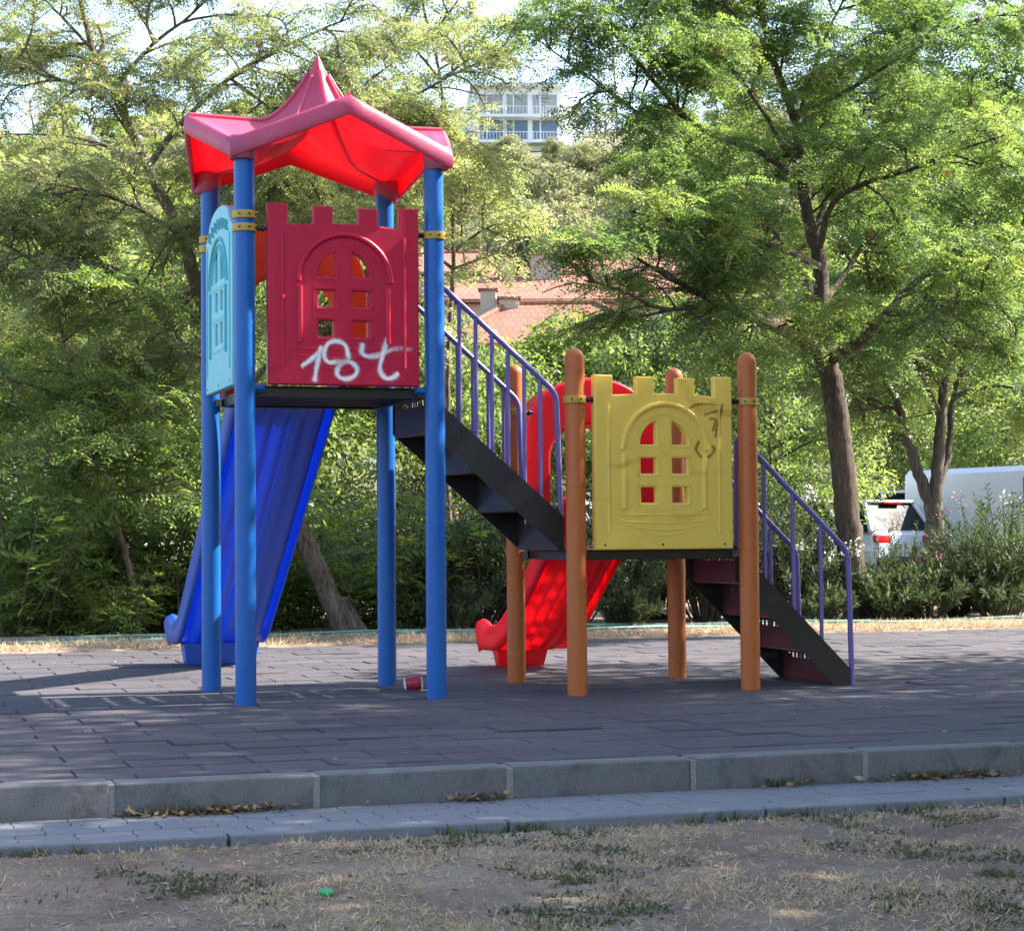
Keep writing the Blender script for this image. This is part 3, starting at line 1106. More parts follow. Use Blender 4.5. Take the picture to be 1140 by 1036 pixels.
# rubber tiles laid in running bond
def rubber_surface():
    rng = np.random.default_rng(3)
    tw, td = 0.50, 0.25
    u0, u1, v0, v1 = -13.0, 17.0, -4.28, 5.22
    vs, fs, tint = [], [], []
    rows = int((v1-v0)/td)
    td = (v1-v0)/rows
    for j in range(rows):
        off = (j % 2)*0.5*tw+rng.normal(0, 0.015)
        va, vb = v0+j*td, v0+(j+1)*td
        u = u0-off
        while u < u1:
            g = 0.0012+abs(rng.normal(0, 0.0017))
            c = 0.004
            a0, a1, b0, b1 = u+g, u+tw-g, va+g*0.6, vb-g*0.6
            b0 = max(b0, -3.700-0.033*(a0+0.127))
            if b1-b0 < 0.02:
                u += tw
                continue
            zc = rng.normal(0, 0.0016)
            ta, tb = rng.normal(0, 0.004), rng.normal(0, 0.004)
            curl = abs(rng.normal(0, 0.0025))
            o = len(vs)
            ring = [(a0, b0), (a1, b0), (a1, b1), (a0, b1)]
            def zz(x, y):
                return zc+ta*(x-(a0+a1)/2)+tb*(y-(b0+b1)/2)*1.5
            for x, y in ring:
                vs.append((x, y, -0.03))
            for x, y in ring:
                vs.append((x, y, zz(x, y)-0.006+curl))
            for x, y in [(a0+c, b0+c), (a1-c, b0+c), (a1-c, b1-c), (a0+c, b1-c)]:
                vs.append((x, y, zz(x, y)+curl))
            fs.append((o+8, o+9, o+10, o+11))
            for k in range(4):
                d = (k+1) % 4
                fs.append((o+k, o+d, o+4+d, o+4+k))
                fs.append((o+4+k, o+4+d, o+8+d, o+8+k))
            t = min(1, max(0, rng.normal(0.45, 0.2)))
            tint += [t]*9
            u += tw
    o = len(vs)
    me = bpy.data.meshes.new('playground_floor')
    me.from_pydata([tuple(p) for p in vs], [], fs)
    at = me.attributes.new('tint', 'FLOAT', 'FACE')
    at.data.foreach_set('value', tint)
    ob = link('playground_floor', me, M['rubber'], None, False, kind='structure')
    ob.location = (OX, OY, 0)
    ob.rotation_euler = (0, 0, TH)
    me2 = bpy.data.meshes.new('playground_base')
    me2.from_pydata([(u0, -3.76-0.033*(u0+0.127), -0.024), (u1, -3.76-0.033*(u1+0.127), -0.024), (u1, v1, -0.024), (u0, v1, -0.024)], [], [(0, 1, 2, 3)])
    ob2 = link('playground_floor_base', me2, M['asphalt'], None, False, kind='structure')
    ob2.location = (OX, OY, 0)
    ob2.rotation_euler = (0, 0, TH)
rubber_surface()
eg = MB()
for k in range(7):
    eg.rbox((-6.2+k*1.0, 6.62, 0.03), (0.985, 0.12, 0.085), 0.01)
ego = eg.build('planting_edging', M['mortar'], None, True, 30, kind='structure')
ego.location = (OX, OY, 0)
ego.rotation_euler = (0, 0, TH)

# kerb, gutter pavers
KTH = 0.3235-0.033
def kerb_and_pavers():
    rng = random.Random(5)
    # local frame along the kerb; origin at its top front edge in the middle of the picture
    org = Vector((-0.01, 7.745, 0))
    mb, mo = MB(), MB()
    L = 0.765
    for k in range(-11, 13):
        x = (k+0.49)*L
        dz = rng.uniform(-0.003, 0.003)
        dy = rng.uniform(-0.003, 0.003)
        mb.rbox((x, 0.075+dy, -0.12+dz), (L-0.020, 0.15, 0.25), 0.010, Matrix.Rotation(rng.uniform(-0.004, 0.004), 3, 'Z'), 3)
        mo.box((x+L/2+rng.uniform(-0.004, 0.004), 0.0755, -0.1225), (rng.uniform(0.024, 0.036), 0.147, 0.24))
    o = mb.build('kerb', M['kerb'], None, True, 30, kind='structure')
    o2 = mo.build('kerb_mortar', M['mortar'], None, False, kind='structure')
    # interlocking pavers
    pv = MB()
    w, d = 0.20, 0.18
    for j in range(3):
        for k in range(-44, 46):
            x = (k+0.5*(j % 2))*w
            y = -0.012-(j+0.5)*d
            z = -0.118+rng.uniform(-0.002, 0.002)
            a, c = w/2-0.0016, d/2-0.0016
            n = 0.018
            top = [(-a, -c), (a, -c), (a+n*0.3, -c*0.35), (a-n*0.3, c*0.35), (a, c), (-a, c), (-a-n*0.3, c*0.35), (-a+n*0.3, -c*0.35)]
            tl = rng.uniform(-0.008, 0.008)
            pts = [(x+p[0], y+p[1]) for p in top]
            pv.prism(pts, z-0.06, z, 'z')
    # front edging stones
    for k in range(-9, 10):
        pv.rbox(((k+0.3)*1.0, -0.012-3*d-0.04, -0.163), (0.99, 0.075, 0.10), 0.008)
    o3 = pv.build('paver_path', M['paver'], None, False, kind='structure', bevel=0.003)
    b = MB()
    b.box((0, -0.27, -0.165), (18, 0.53, 0.03))
    o4 = b.build('paver_bed', M['soil'], None, False, kind='structure')
    for ob in (o, o2, o3, o4):
        ob.location = org
        ob.rotation_euler = (0, 0, KTH)
kerb_and_pavers()

def kloc(x, y, z=0):
    c, s = math.cos(KTH), math.sin(KTH)
    return Vector((-0.01+c*x-s*y, 7.745+s*x+c*y, z))

from mathutils import noise as mnoise
def soil_z(x, y):
    # kerb-parallel distance in front of the paver edging
    c, s = math.cos(KTH), math.sin(KTH)
    d = -(-(x+0.01)*s+(y-7.745)*c)-0.635
    z = -0.142-0.012*max(0, min(1, d))
    z += 0.018*(mnoise.noise(Vector((x*1.3, y*1.3, 0.3))))+0.012*mnoise.noise(Vector((x*4.1, y*4.1, 7)))+0.009*mnoise.noise(Vector((x*13, y*13, 2)))+0.005*mnoise.noise(Vector((x*31, y*31, 5)))
    if d < 0.08:
        z -= (0.08-d)*0.15
    return z

def soil_ground():
    vs, fs = [], []
    nx, ny = 420, 300
    for j in range(ny):
        f = j/(ny-1)
        for i in range(nx):
            g = i/(nx-1)
            x, y = -7+14*g, 0.5
            yl = 7.745+math.tan(KTH)*(x+0.01)-0.635/math.cos(KTH)
            y = 1.5+(yl-1.5)*f
            vs.append((x, y, soil_z(x, y)))
    for j in range(ny-1):
        for i in range(nx-1):
            a = j*nx+i
            fs.append((a, a+1, a+nx+1, a+nx))
    me = bpy.data.meshes.new('soil_ground')
    me.from_pydata(vs, [], fs)
    link('soil_ground', me, M['soil'], None, True, 180, kind='structure')
soil_ground()

def terrain():
    vs, fs = [], []
    ys = [-60, -20, -5, 2, 5, 7, 9, 11, 13, 15, 17, 19, 21, 23, 26, 30, 35, 40, 45, 50, 55, 60, 66, 72, 80, 90, 100, 110, 120, 135, 150, 165, 180, 195, 210, 225, 245, 270, 320, 400, 600, 1000, 1800]
    xs = [-1500, -700, -350, -200, -140, -100, -80, -60, -45, -35, -25, -18, -12, -8, -4, 0, 4, 8, 12, 18, 25, 35, 45, 60, 80, 100, 140, 200, 350, 700, 1500]
    for y in ys:
        for x in xs:
            vl = -ST*(x-OX)+CT*(y-OY)
            if y > 40:
                z = hill_z(x, y)-0.05
            elif vl < 5.6:
                z = -0.26
            else:
                z = -0.05
            vs.append((x, y, z))
    n = len(xs)
    for j in range(len(ys)-1):
        for i in range(n-1):
            a = j*n+i
            fs.append((a, a+1, a+n+1, a+n))
    me = bpy.data.meshes.new('ground')
    me.from_pydata(vs, [], fs)
    link('ground', me, M['ground'], None, True, 180, kind='structure')
    # planting strip behind the rubber floor
    nu, nv = 90, 24
    vs, fs = [], []
    for j in range(nv):
        for i in range(nu):
            u, v = -14+32*i/(nu-1), 5.225+9*(j/(nv-1))**1.6
            z = 0.012*mnoise.noise(Vector((u*1.7, v*1.7, 3)))+0.02*min(1, (v-5.225)/0.5) + 0.01
            if j == 0:
                z = -0.004
            vs.append((u, v, z))
    for j in range(nv-1):
        for i in range(nu-1):
            a = j*nu+i
            fs.append((a, a+1, a+nu+1, a+nu))
    me = bpy.data.meshes.new('planting_strip')
    me.from_pydata(vs, [], fs)
    o = link('planting_strip_soil', me, M['soil'], None, True, 180, kind='structure')
    o.location = (OX, OY, 0)
    o.rotation_euler = (0, 0, TH)
    me = bpy.data.meshes.new('car_park')
    me.from_pydata([(-14, 14.3, 0), (18, 14.3, 0), (18, 30, 0), (-14, 30, 0)], [], [(0, 1, 2, 3)])
    o = link('car_park_road', me, M['asphalt'], None, False, kind='structure')
    o.location = (OX, OY, 0.0)
    o.rotation_euler = (0, 0, TH)
terrain()

# ------------------------------------------------------------------ vegetation
UP = np.array([0, 0, 1.0])
def unit(a):
    return a/np.maximum(np.linalg.norm(a, axis=-1, keepdims=True), 1e-9)

def frond_quads(o, d, n, L, K, ll, lw, rng, droop=0.25, spread=0.9):
    """pinnate leaves: o,d,n (N,3), L (N,) -> quads (N*K*2,4,3)"""
    N = len(o)
    d = unit(d)
    s = unit(np.cross(d, n))
    n = np.cross(s, d)
    t = (np.arange(K)+0.6)/K
    rach = o[:, None]+d[:, None]*(L[:, None]*t)[..., None]-UP*(droop*L[:, None]*t**2)[..., None]
    out = []
    for sg in (-1, 1):
        ld = s[:, None]*sg*spread+d[:, None]*0.45+n[:, None]*rng.normal(0, 0.25, (N, K, 1))-UP*0.15+rng.normal(0, 0.12, (N, K, 3))
        ld = unit(ld)
        wd = unit(np.cross(ld, n[:, None]+rng.normal(0, 0.25, (N, K, 3))))
        sz = (ll*(1.05-0.55*np.abs(t-0.4)))[None, :, None]*rng.uniform(0.8, 1.15, (N, K, 1))
        ws = lw*sz/ll*0.5
        b = rach
        m = b+ld*sz*0.5
        out.append(np.stack([b, m+wd*ws, b+ld*sz, m-wd*ws], 2))
    q = np.stack(out, 2)      # N,K,2,4,3
    return q.reshape(-1, 4, 3)

def leaf_quads(o, d, n, ll, lw):
    d = unit(d)
    w = unit(np.cross(d, n))
    ll = np.asarray(ll).reshape(-1, 1)
    lw = np.asarray(lw).reshape(-1, 1)*0.5
    m = o+d*ll*0.45
    return np.stack([o, m+w*lw, o+d*ll, m-w*lw], 1)

GAPS = []          # openings in the crowns: (direction box, share of twigs missing)
def in_gap(p, r):
    d = p[1]
    c, s_ = math.cos(PITCH), math.sin(PITCH)
    z = p[2]-CAM_Z
    dd, uu = c*d+s_*z, -s_*d+c*z
    a, b = p[0]/dd*F_PX, -uu/dd*F_PX
    px, py = 570+a+ROLL*b, 518-ROLL*a+b
    for x0, y0, x1, y1, k in GAPS:
        if x0 < px < x1 and y0 < py < y1 and r.random() < k:
            return True
    return False

class Tree:
    """trunk, limbs, twigs and leaves grown from given limb lines"""
    def __init__(s, seed):
        s.rng = np.random.default_rng(seed)
        s.r = random.Random(seed)
        s.mb = MB()
        s.tw = []                # twig samples (origin, dir, clump tint)

    def limb(s, pts, r0, r1, n=10, sub=6, thin=True):
        P = catmull(pts, sub)
        if thin:
            r0, r1 = r0*0.68, r1*0.6
        k = len(P)
        P = [p + Vector((s.r.gauss(0, 1), s.r.gauss(0, 1), s.r.gauss(0, 0.6)))*0.10*min(r0, 0.06) if 0 < i < k-1 else p for i, p in enumerate(P)]
        s.mb.tube(P, [r0+(r1-r0)*(i/(k-1))**0.8 for i in range(k)], n)
        return P

    def branches(s, P, t0, nb, length, r, up=0.15, twigs=7, tl=0.55, flat=0.6, tint=0.4, tv=0.13, droop=0.25):
        k = len(P)
        for b in range(nb):
            t = t0+(1-t0)*(b+s.r.random())/nb
            f = t*(k-1)
            i = min(int(f), k-2)
            p = P[i].lerp(P[i+1], f-i)
            tan = (P[i+1]-P[i]).normalized()
            a = s.r.uniform(0, 2*PI)
            rad = tan.orthogonal().normalized()
            rad = Matrix.Rotation(a, 3, tan) @ rad
            rad.z = rad.z*flat+up
            d = (tan*s.r.uniform(0.25, 0.8)+rad.normalized()).normalized()
            ln = length*s.r.uniform(0.55, 1.2)*(1.1-0.4*t)
            q = [p]
            dd = d.copy()
            ns = 6
            for j in range(ns):
                dd = (dd+Vector((s.r.gauss(0, 0.22), s.r.gauss(0, 0.22), s.r.gauss(0, 0.16)-droop*0.12*j))).normalized()
                q.append(q[-1]+dd*ln/ns)
            if in_gap(q[-1], s.r) and s.r.random() < 0.55:
                continue
            rr = r*s.r.uniform(0.7, 1.1)
            s.mb.tube(q, [rr*(1-0.75*j/ns)+0.003 for j in range(ns+1)], 5, False)
            ct = tint+s.r.gauss(0, tv)
            for w in range(twigs):
                tt = 0.22+0.78*(w+s.r.random()*0.8)/twigs
                ff = tt*ns
                ii = min(int(ff), ns-1)
                pp = q[ii].lerp(q[ii+1], min(1, ff-ii))
                ta = (q[ii+1]-q[ii]).normalized()
                sd = ta.cross(Vector((0, 0, 1)))
                if sd.length < 0.1:
                    sd = Vector((1, 0, 0))
                sd.normalize()
                sg = 1 if w % 2 else -1
                wd = (ta*0.7+sd*sg*s.r.uniform(0.4, 1.0)+Vector((0, 0, s.r.gauss(0.05, 0.3)))).normalized()
                wl = tl*s.r.uniform(0.5, 1.2)
                z = [pp]
                for j in range(3):
                    wd = (wd+Vector((s.r.gauss(0, 0.15), s.r.gauss(0, 0.15), -0.10))).normalized()
                    z.append(z[-1]+wd*wl/3)
                if in_gap(z[2], s.r):
                    continue
                s.mb.tube(z, [0.007, 0.005, 0.004, 0.002], 3, False)
                s.tw.append(([tuple(c) for c in z], ct+s.r.gauss(0, 0.06)))

    def leaves(s, per=12, K=7, L=0.22, ll=0.045, lw=0.019, pods=0.0, droop=0.3, yellow=0.0):
        rng = s.rng
        if not s.tw:
            return np.zeros((0, 4, 3)), np.zeros(0)
        Z = np.array([t[0] for t in s.tw])            # T,4,3
        ct = np.array([t[1] for t in s.tw])
        T = len(Z)
        u = np.clip((np.arange(per)+rng.uniform(0, 1, (T, per)))/per*3, 0, 2.999)
        i = u.astype(int)
        f = (u-i)[..., None]
        ar = np.arange(T)[:, None]
        o = Z[ar, i]*(1-f)+Z[ar, i+1]*f
        tan = unit(Z[ar, i+1]-Z[ar, i])
        side = unit(np.cross(tan, UP)+rng.normal(0, 0.25, (T, per, 3)))
        sg = np.where(np.arange(per) % 2, 1, -1)[None, :, None]
        d = unit(tan*rng.uniform(0.2, 0.9, (T, per, 1))+side*sg+UP*rng.normal(0.0, 0.35, (T, per, 1)))
        n = unit(UP+rng.normal(0, 0.45, (T, per, 3)))
        N = T*per
        o, d, n = o.reshape(N, 3), d.reshape(N, 3), n.reshape(N, 3)
        Lf = L*rng.uniform(0.6, 1.25, N)
        q = frond_quads(o, d, n, Lf, K, ll, lw, rng, droop)
        tf = np.repeat(ct, per)+rng.normal(0, 0.07, N)
        yl = rng.uniform(0, 1, N) < yellow
        tf = np.where(yl, tf+0.3, tf)
        tint = np.repeat(np.clip(tf, 0.02, 0.86), K*2)+rng.normal(0, 0.02, N*K*2)
        tint = np.clip(tint, 0, 0.865)
        if pods > 0:
            m = rng.uniform(0, 1, T) < pods
            idx = np.where(m)[0]
            P = []
            for k in idx:
                c = Z[k, 2]
                npod = rng.integers(10, 26)
                oo = c+rng.normal(0, 0.05, (npod, 3))
                dd = -UP+rng.normal(0, 0.3, (npod, 3))
                P.append(leaf_quads(oo, dd, rng.normal(0, 1, (npod, 3)), rng.uniform(0.06, 0.11, npod), rng.uniform(0.014, 0.022, npod)))
            if P:
                P = np.concatenate(P)
                q = np.concatenate([q, P])
                tint = np.concatenate([tint, rng.uniform(0.9, 1.0, len(P))])
        return q, tint

    def finish(s, name, label, cat, leafm, barkm, base, group=None, **kw):
        root = thing(name, label, cat, base, 0, group)
        s.mb.v = [(x-base[0], y-base[1], z-base[2]) for x, y, z in s.mb.v]
        s.mb.build('trunk', barkm, root, True, 60)
        q, t = s.leaves(**kw)
        quads_mesh('crown', q-np.array(base), t, leafm, root)
        return root

# camera model used only to turn measured directions into places at a known distance
def at(px, py, y):
    X, Y = px-570, py-518
    cr, sr = math.cos(ROLL), math.sin(ROLL)
    a, b = cr*X-sr*Y, sr*X+cr*Y
    c, s = math.cos(PITCH), math.sin(PITCH)
    r = Vector((a, c*F_PX+s*b, s*F_PX-c*b))
    return Vector((0, 0, CAM_Z))+r*(y/r.y)

def line(*p):
    return [at(*q) for q in p]

GAPS += [(505, 92, 648, 156, .88), (505, 250, 605, 335, .6), (655, 60, 698, 138, .75), (550, 0, 640, 80, .45), (-10, 80, 45, 150, .7), (580, 290, 765, 348, .5), (1060, 525, 1145, 600, .5), (915, 548, 1020, 615, .9), (985, 440, 1080, 560, .7), (108, 525, 165, 712, .85)]

# --- the big locust on the right
def locust_right():
    t = Tree(11)
    Y = 20.67
    base = at(958, 694, Y)
    base.z = 0.0
    tr = [Vector((base.x, base.y, -0.1))]+line((950, 640, Y), (942, 560, Y), (934, 480, Y), (927, 430, Y), (918, 398, Y))
    t.limb(tr, 0.150, 0.112, 16, 8, False)
    # root flare
    for k in range(6):
        a = k*1.05
        t.mb.tube([base+Vector((math.cos(a)*0.22, math.sin(a)*0.22, -0.06)), base+Vector((math.cos(a)*0.12, math.sin(a)*0.12, 0.06)), base+Vector((math.cos(a)*0.07, math.sin(a)*0.07, 0.36))], [0.04, 0.07, 0.055], 8)
    Ls = [
        (line((918, 398, Y), (881, 371, Y-.4), (844, 357, Y-.8), (802, 338, Y-1.2), (756, 315, Y-1.6), (706, 285, Y-2)), .138, .022),
        (line((802, 338, Y-1.2), (770, 342, Y-1.7), (733, 343, Y-2.1), (690, 322, Y-2.5), (650, 312, Y-2.8)), .05, .014),
        (line((916, 390, Y), (913, 297, Y+.1), (904, 260, Y+.1), (893, 199, Y), (886, 139, Y), (862, 70, Y), (848, 10, Y), (840, -70, Y)), .142, .03),
        (line((913, 297, Y), (872, 278, Y-.6), (825, 264, Y-1.1), (765, 250, Y-1.7), (700, 235, Y-2.2)), .06, .015),
        (line((912, 275, Y), (927, 227, Y-.3), (964, 204, Y-.7), (1011, 190, Y-1.1), (1060, 170, Y-1.5), (1120, 150, Y-2)), .06, .015),
        (line((922, 402, Y), (960, 378, Y-.5), (983, 352, Y-.8), (1025, 310, Y-1.2), (1085, 278, Y-1.6), (1150, 248, Y-2)), .105, .02),
        (line((897, 204, Y), (848, 171, Y-.3), (774, 139, Y-.8), (733, 97, Y-1.2), (677, 32, Y-1.6), (640, 8, Y-1.8)), .07, .016),
        (line((888, 125, Y), (941, 102, Y-.4), (992, 70, Y-.8), (1043, 42, Y-1.2), (1090, 20, Y-1.5)), .05, .014),
        (line((774, 139, Y-.8), (720, 130, Y-1.2), (660, 90, Y-1.6), (600, 45, Y-2)), .035, .01),
        (line((916, 350, Y), (890, 300, Y+1), (840, 230, Y+2), (790, 180, Y+3)), .06, .015),
        (line((916, 340, Y), (950, 290, Y+1), (1000, 220, Y+2), (1060, 120, Y+3)), .06, .015),
        (line((905, 262, Y), (940, 170, Y+1), (980, 100, Y+1.5), (1010, 20, Y+2)), .05, .014),
        (line((893, 199, Y), (840, 110, Y+.8), (790, 50, Y+1.2), (745, -10, Y+1.5)), .05, .014),
        (line((983, 352, Y-.8), (1010, 350, Y-1.6), (1050, 345, Y-2.2), (1100, 335, Y-2.6)), .03, .01),
        (line((862, 70, Y), (820, 20, Y-.6), (780, -30, Y-1)), .04, .012),
        (line((886, 139, Y), (920, 40, Y), (960, -40, Y)), .04, .012),
    ]
    for i, (p, a, b) in enumerate(Ls):
        P = t.limb(p, a, b, 9, 6)
        ln = sum((P[k+1]-P[k]).length for k in range(len(P)-1))
        t.branches(P, 0.28, max(6, int(ln*5.4)), 0.95, 0.013, up=0.1, twigs=8, tl=0.5, tint=0.36, tv=0.14)
    return t.finish('locust_tree', 'big spreading locust tree with dark trunk behind the lower staircase', 'tree', M['leaf_locust'], M['bark'],
                    tuple(base), per=12, K=9, L=0.28, ll=0.048, lw=0.020, pods=0.035, yellow=0.05)
big = locust_right()

# --- the leaning locust on the left
def locust_leaning():
    t = Tree(23)
    Y = 18.85
    base = at(392, 712, Y)
    base.z = 0.0
    tr = [Vector((base.x+0.03, base.y, -0.1))]+line((380, 690, Y), (330, 580, Y), (272, 440, Y+.2), (222, 325, Y+.4), (201, 260, Y+.5), (165, 185, Y+.6), (125, 98, Y+.7), (103, 55, Y+.7), (85, -20, Y+.7))
    P0 = t.limb(tr, 0.128, 0.022, 14, 6, False)
    for k in range(6):
        a = k*1.05
        t.mb.tube([base+Vector((math.cos(a)*0.20, math.sin(a)*0.20, -0.05)), base+Vector((math.cos(a)*0.10-0.02, math.sin(a)*0.10, 0.05)), base+Vector((math.cos(a)*0.055-0.14, math.sin(a)*0.055, 0.34))], [0.035, 0.06, 0.05], 8)
    y = Y+.4
    Ls = [
        (line((222, 325, y), (180, 330, y-.5), (130, 300, y-1), (70, 290, y-1.4), (0, 280, y-1.8)), .05, .013),
        (line((201, 260, y), (150, 230, y-.6), (90, 210, y-1.2), (20, 200, y-1.7)), .05, .013),
        (line((165, 185, y), (200, 140, y-.3), (256, 87, y-.5), (320, 50, y-.7), (390, 20, y-.8)), .055, .013),
        (line((240, 365, y), (290, 270, y+.5), (330, 190, y+.9), (390, 110, y+1.2), (450, 60, y+1.4)), .07, .016),
        (line((330, 190, y+.9), (400, 190, y+1.2), (460, 170, y+1.4), (520, 150, y+1.5)), .04, .012),
        (line((390, 110, y+1.2), (450, 110, y+.8), (510, 80, y+.6), (560, 60, y+.4)), .035, .01),
        (line((125, 98, y), (70, 90, y-.5), (20, 60, y-.9)), .035, .011),
        (line((125, 98, y), (170, 50, y), (220, 10, y), (260, -40, y)), .04, .012),
        (line((256, 87, y-.5), (300, 120, y-.9), (340, 150, y-1.1)), .03, .01),
        (line((201, 260, y), (250, 210, y-.5), (300, 180, y-.9), (350, 190, y-1.2)), .04, .011),
        (line((222, 325, y), (170, 360, y+.8), (110, 360, y+1.4), (40, 370, y+1.8)), .045, .012),
        (line((165, 185, y), (110, 160, y+.8), (50, 150, y+1.3), (-30, 150, y+1.8)), .04, .012),
        (line((103, 55, y), (60, 10, y), (20, -30, y)), .03, .01),
        (line((290, 270, y+.5), (350, 250, y+.5), (420, 240, y+.4)), .035, .01),
        (line((272, 440, y), (230, 400, y-.5), (180, 400, y-.9), (130, 420, y-1.2)), .035, .01),
        (line((272, 440, y), (320, 380, y+.5), (370, 330, y+.9), (400, 290, y+1)), .04, .012),
    ]
    t.branches(P0, 0.45, 16, 0.9, 0.018, twigs=8, tl=0.5, tint=0.42)
    for p, a, b in Ls:
        P = t.limb(p, a, b, 8, 6)
        ln = sum((P[k+1]-P[k]).length for k in range(len(P)-1))
        t.branches(P, 0.2, max(6, int(ln*6.0)), 0.85, 0.011, up=0.1, twigs=8, tl=0.48, tint=0.42, tv=0.14)
    return t.finish('locust_tree', 'leaning locust tree with pale bark beside the blue slide, seed pods in its crown', 'tree', M['leaf_pale'], M['bark_pale'],
                    tuple(base), per=11, K=9, L=0.25, ll=0.043, lw=0.018, pods=0.16, yellow=0.08)
lean = locust_leaning()

# --- young trees behind the tower and on the left
def young(seed, trunk, limbs, r0, name, label, leafm, barkm, tint, dens=5.0, length=0.8, per=10, ll=0.05, lw=0.022, L=0.24, yellow=0.05, pods=0.0, K=6, start=0.5):
    t = Tree(seed)
    base = trunk[0].copy()
    base.z = 0.0
    P = t.limb([Vector((base.x, base.y, -0.08))]+trunk[1:], r0, r0*0.35, 10, 6)
    t.branches(P, start, max(6, int(dens*2.5)), length, 0.012, twigs=7, tl=0.45, tint=tint)
    for p in limbs:
        Q = t.limb(p, r0*0.5, 0.009, 7, 5)
        ln = sum((Q[k+1]-Q[k]).length for k in range(len(Q)-1))
        t.branches(Q, 0.15, max(4, int(ln*dens)), length, 0.011, twigs=7, tl=0.45, tint=tint)
    return t.finish(name, label, 'tree', leafm, barkm, tuple(base), per=per, K=K, L=L, ll=ll, lw=lw, yellow=yellow, pods=pods)

Y = 24.0
young(31, line((502, 690, Y), (500, 600, Y), (497, 480, Y), (500, 380, Y), (505, 280, Y), (500, 190, Y), (490, 90, Y), (470, 0, Y)),
      [line((505, 280, Y), (540, 255, Y-.4), (575, 245, Y-.8)), line((500, 230, Y), (530, 200, Y-.4), (560, 205, Y-.8)), line((500, 190, Y), (450, 130, Y-.3), (400, 100, Y-.6)),
       line((490, 90, Y), (530, 60, Y), (570, 30, Y)), line((497, 150, Y), (440, 160, Y), (380, 200, Y)), line((505, 300, Y), (450, 260, Y), (400, 250, Y)),
       line((490, 90, Y), (450, 40, Y), (400, -10, Y)), line((500, 330, Y), (470, 330, Y-.6), (430, 350, Y-1)), line((503, 300, Y), (530, 290, Y-.4), (560, 280, Y-.8)),
       line((480, 40, Y), (510, 0, Y), (530, -40, Y))],
      0.07, 'locust_tree', 'slender yellowish green tree rising behind the red castle panel', M['leaf_pale'], M['bark_pale'], 0.55, 4.6, 0.8, 9, 0.06, 0.027, 0.26, 0.15, 0.04)
Y = 18.1
yt = young(32, line((153, 712, Y), (149, 660, Y), (138, 610, Y), (122, 560, Y), (108, 520, Y), (88, 450, Y+.2), (70, 380, Y+.3), (60, 310, Y+.4)),
      [line((108, 520, Y), (150, 470, Y-.3), (190, 430, Y-.5)), line((88, 450, Y), (40, 430, Y-.4), (0, 420, Y-.7)), line((70, 380, Y), (120, 340, Y-.4), (170, 330, Y-.6)),
       line((100, 490, Y), (60, 500, Y-.4), (20, 520, Y-.8)), line((60, 310, Y), (20, 280, Y), (-20, 260, Y)), line((112, 525, Y), (105, 500, Y-.5), (100, 520, Y-.9)),
       line((122, 560, Y), (170, 540, Y-.4), (215, 530, Y-.6)), line((88, 450, Y), (140, 420, Y+.6), (200, 400, Y+1))],
      0.06, 'young_tree', 'thin stemmed young tree with a bare lower trunk at the left planting edge', M['leaf_fern'], M['bark_pale'], 0.40, 5.2, 0.6, 9, 0.055, 0.024, 0.26, 0.10)
def yellow_spray():
    rng = np.random.default_rng(8)
    b = np.array(yt.location)
    top = np.array(at(103, 487, 17.85))
    n = 60
    o = top+np.stack([rng.normal(0, 0.07, n), rng.normal(0, 0.07, n), -rng.uniform(0, 0.38, n)], 1)
    d = rng.normal(0, 0.5, (n, 3))+np.array([0, 0, -0.9])
    q = frond_quads(o, d, unit(rng.normal(0, 1, (n, 3))), rng.uniform(0.12, 0.22, n), 6, 0.05, 0.022, rng, 0.3)
    quads_mesh('yellow_leaves', q-b, rng.uniform(0.92, 1.0, len(q)), M['leaf_fern'], yt)
yellow_spray()
Y = 21.5
young(33, line((70, 640, Y), (60, 540, Y), (32, 450, Y), (0, 405, Y), (-40, 340, Y), (-60, 250, Y)),
      [line((32, 450, Y), (80, 400, Y), (120, 370, Y)), line((0, 405, Y), (30, 350, Y), (60, 310, Y)), line((60, 540, Y), (110, 480, Y), (150, 450, Y)),
       line((50, 500, Y), (10, 500, Y), (-30, 480, Y)), line((-40, 340, Y), (0, 280, Y), (30, 230, Y))],
      0.10, 'young_tree', 'tree leaning left out of the picture, crossed by the thin stemmed young tree', M['leaf_fern'], M['bark_pale'], 0.42, 5.0, 0.9, 9, 0.06, 0.026, 0.28, 0.10)
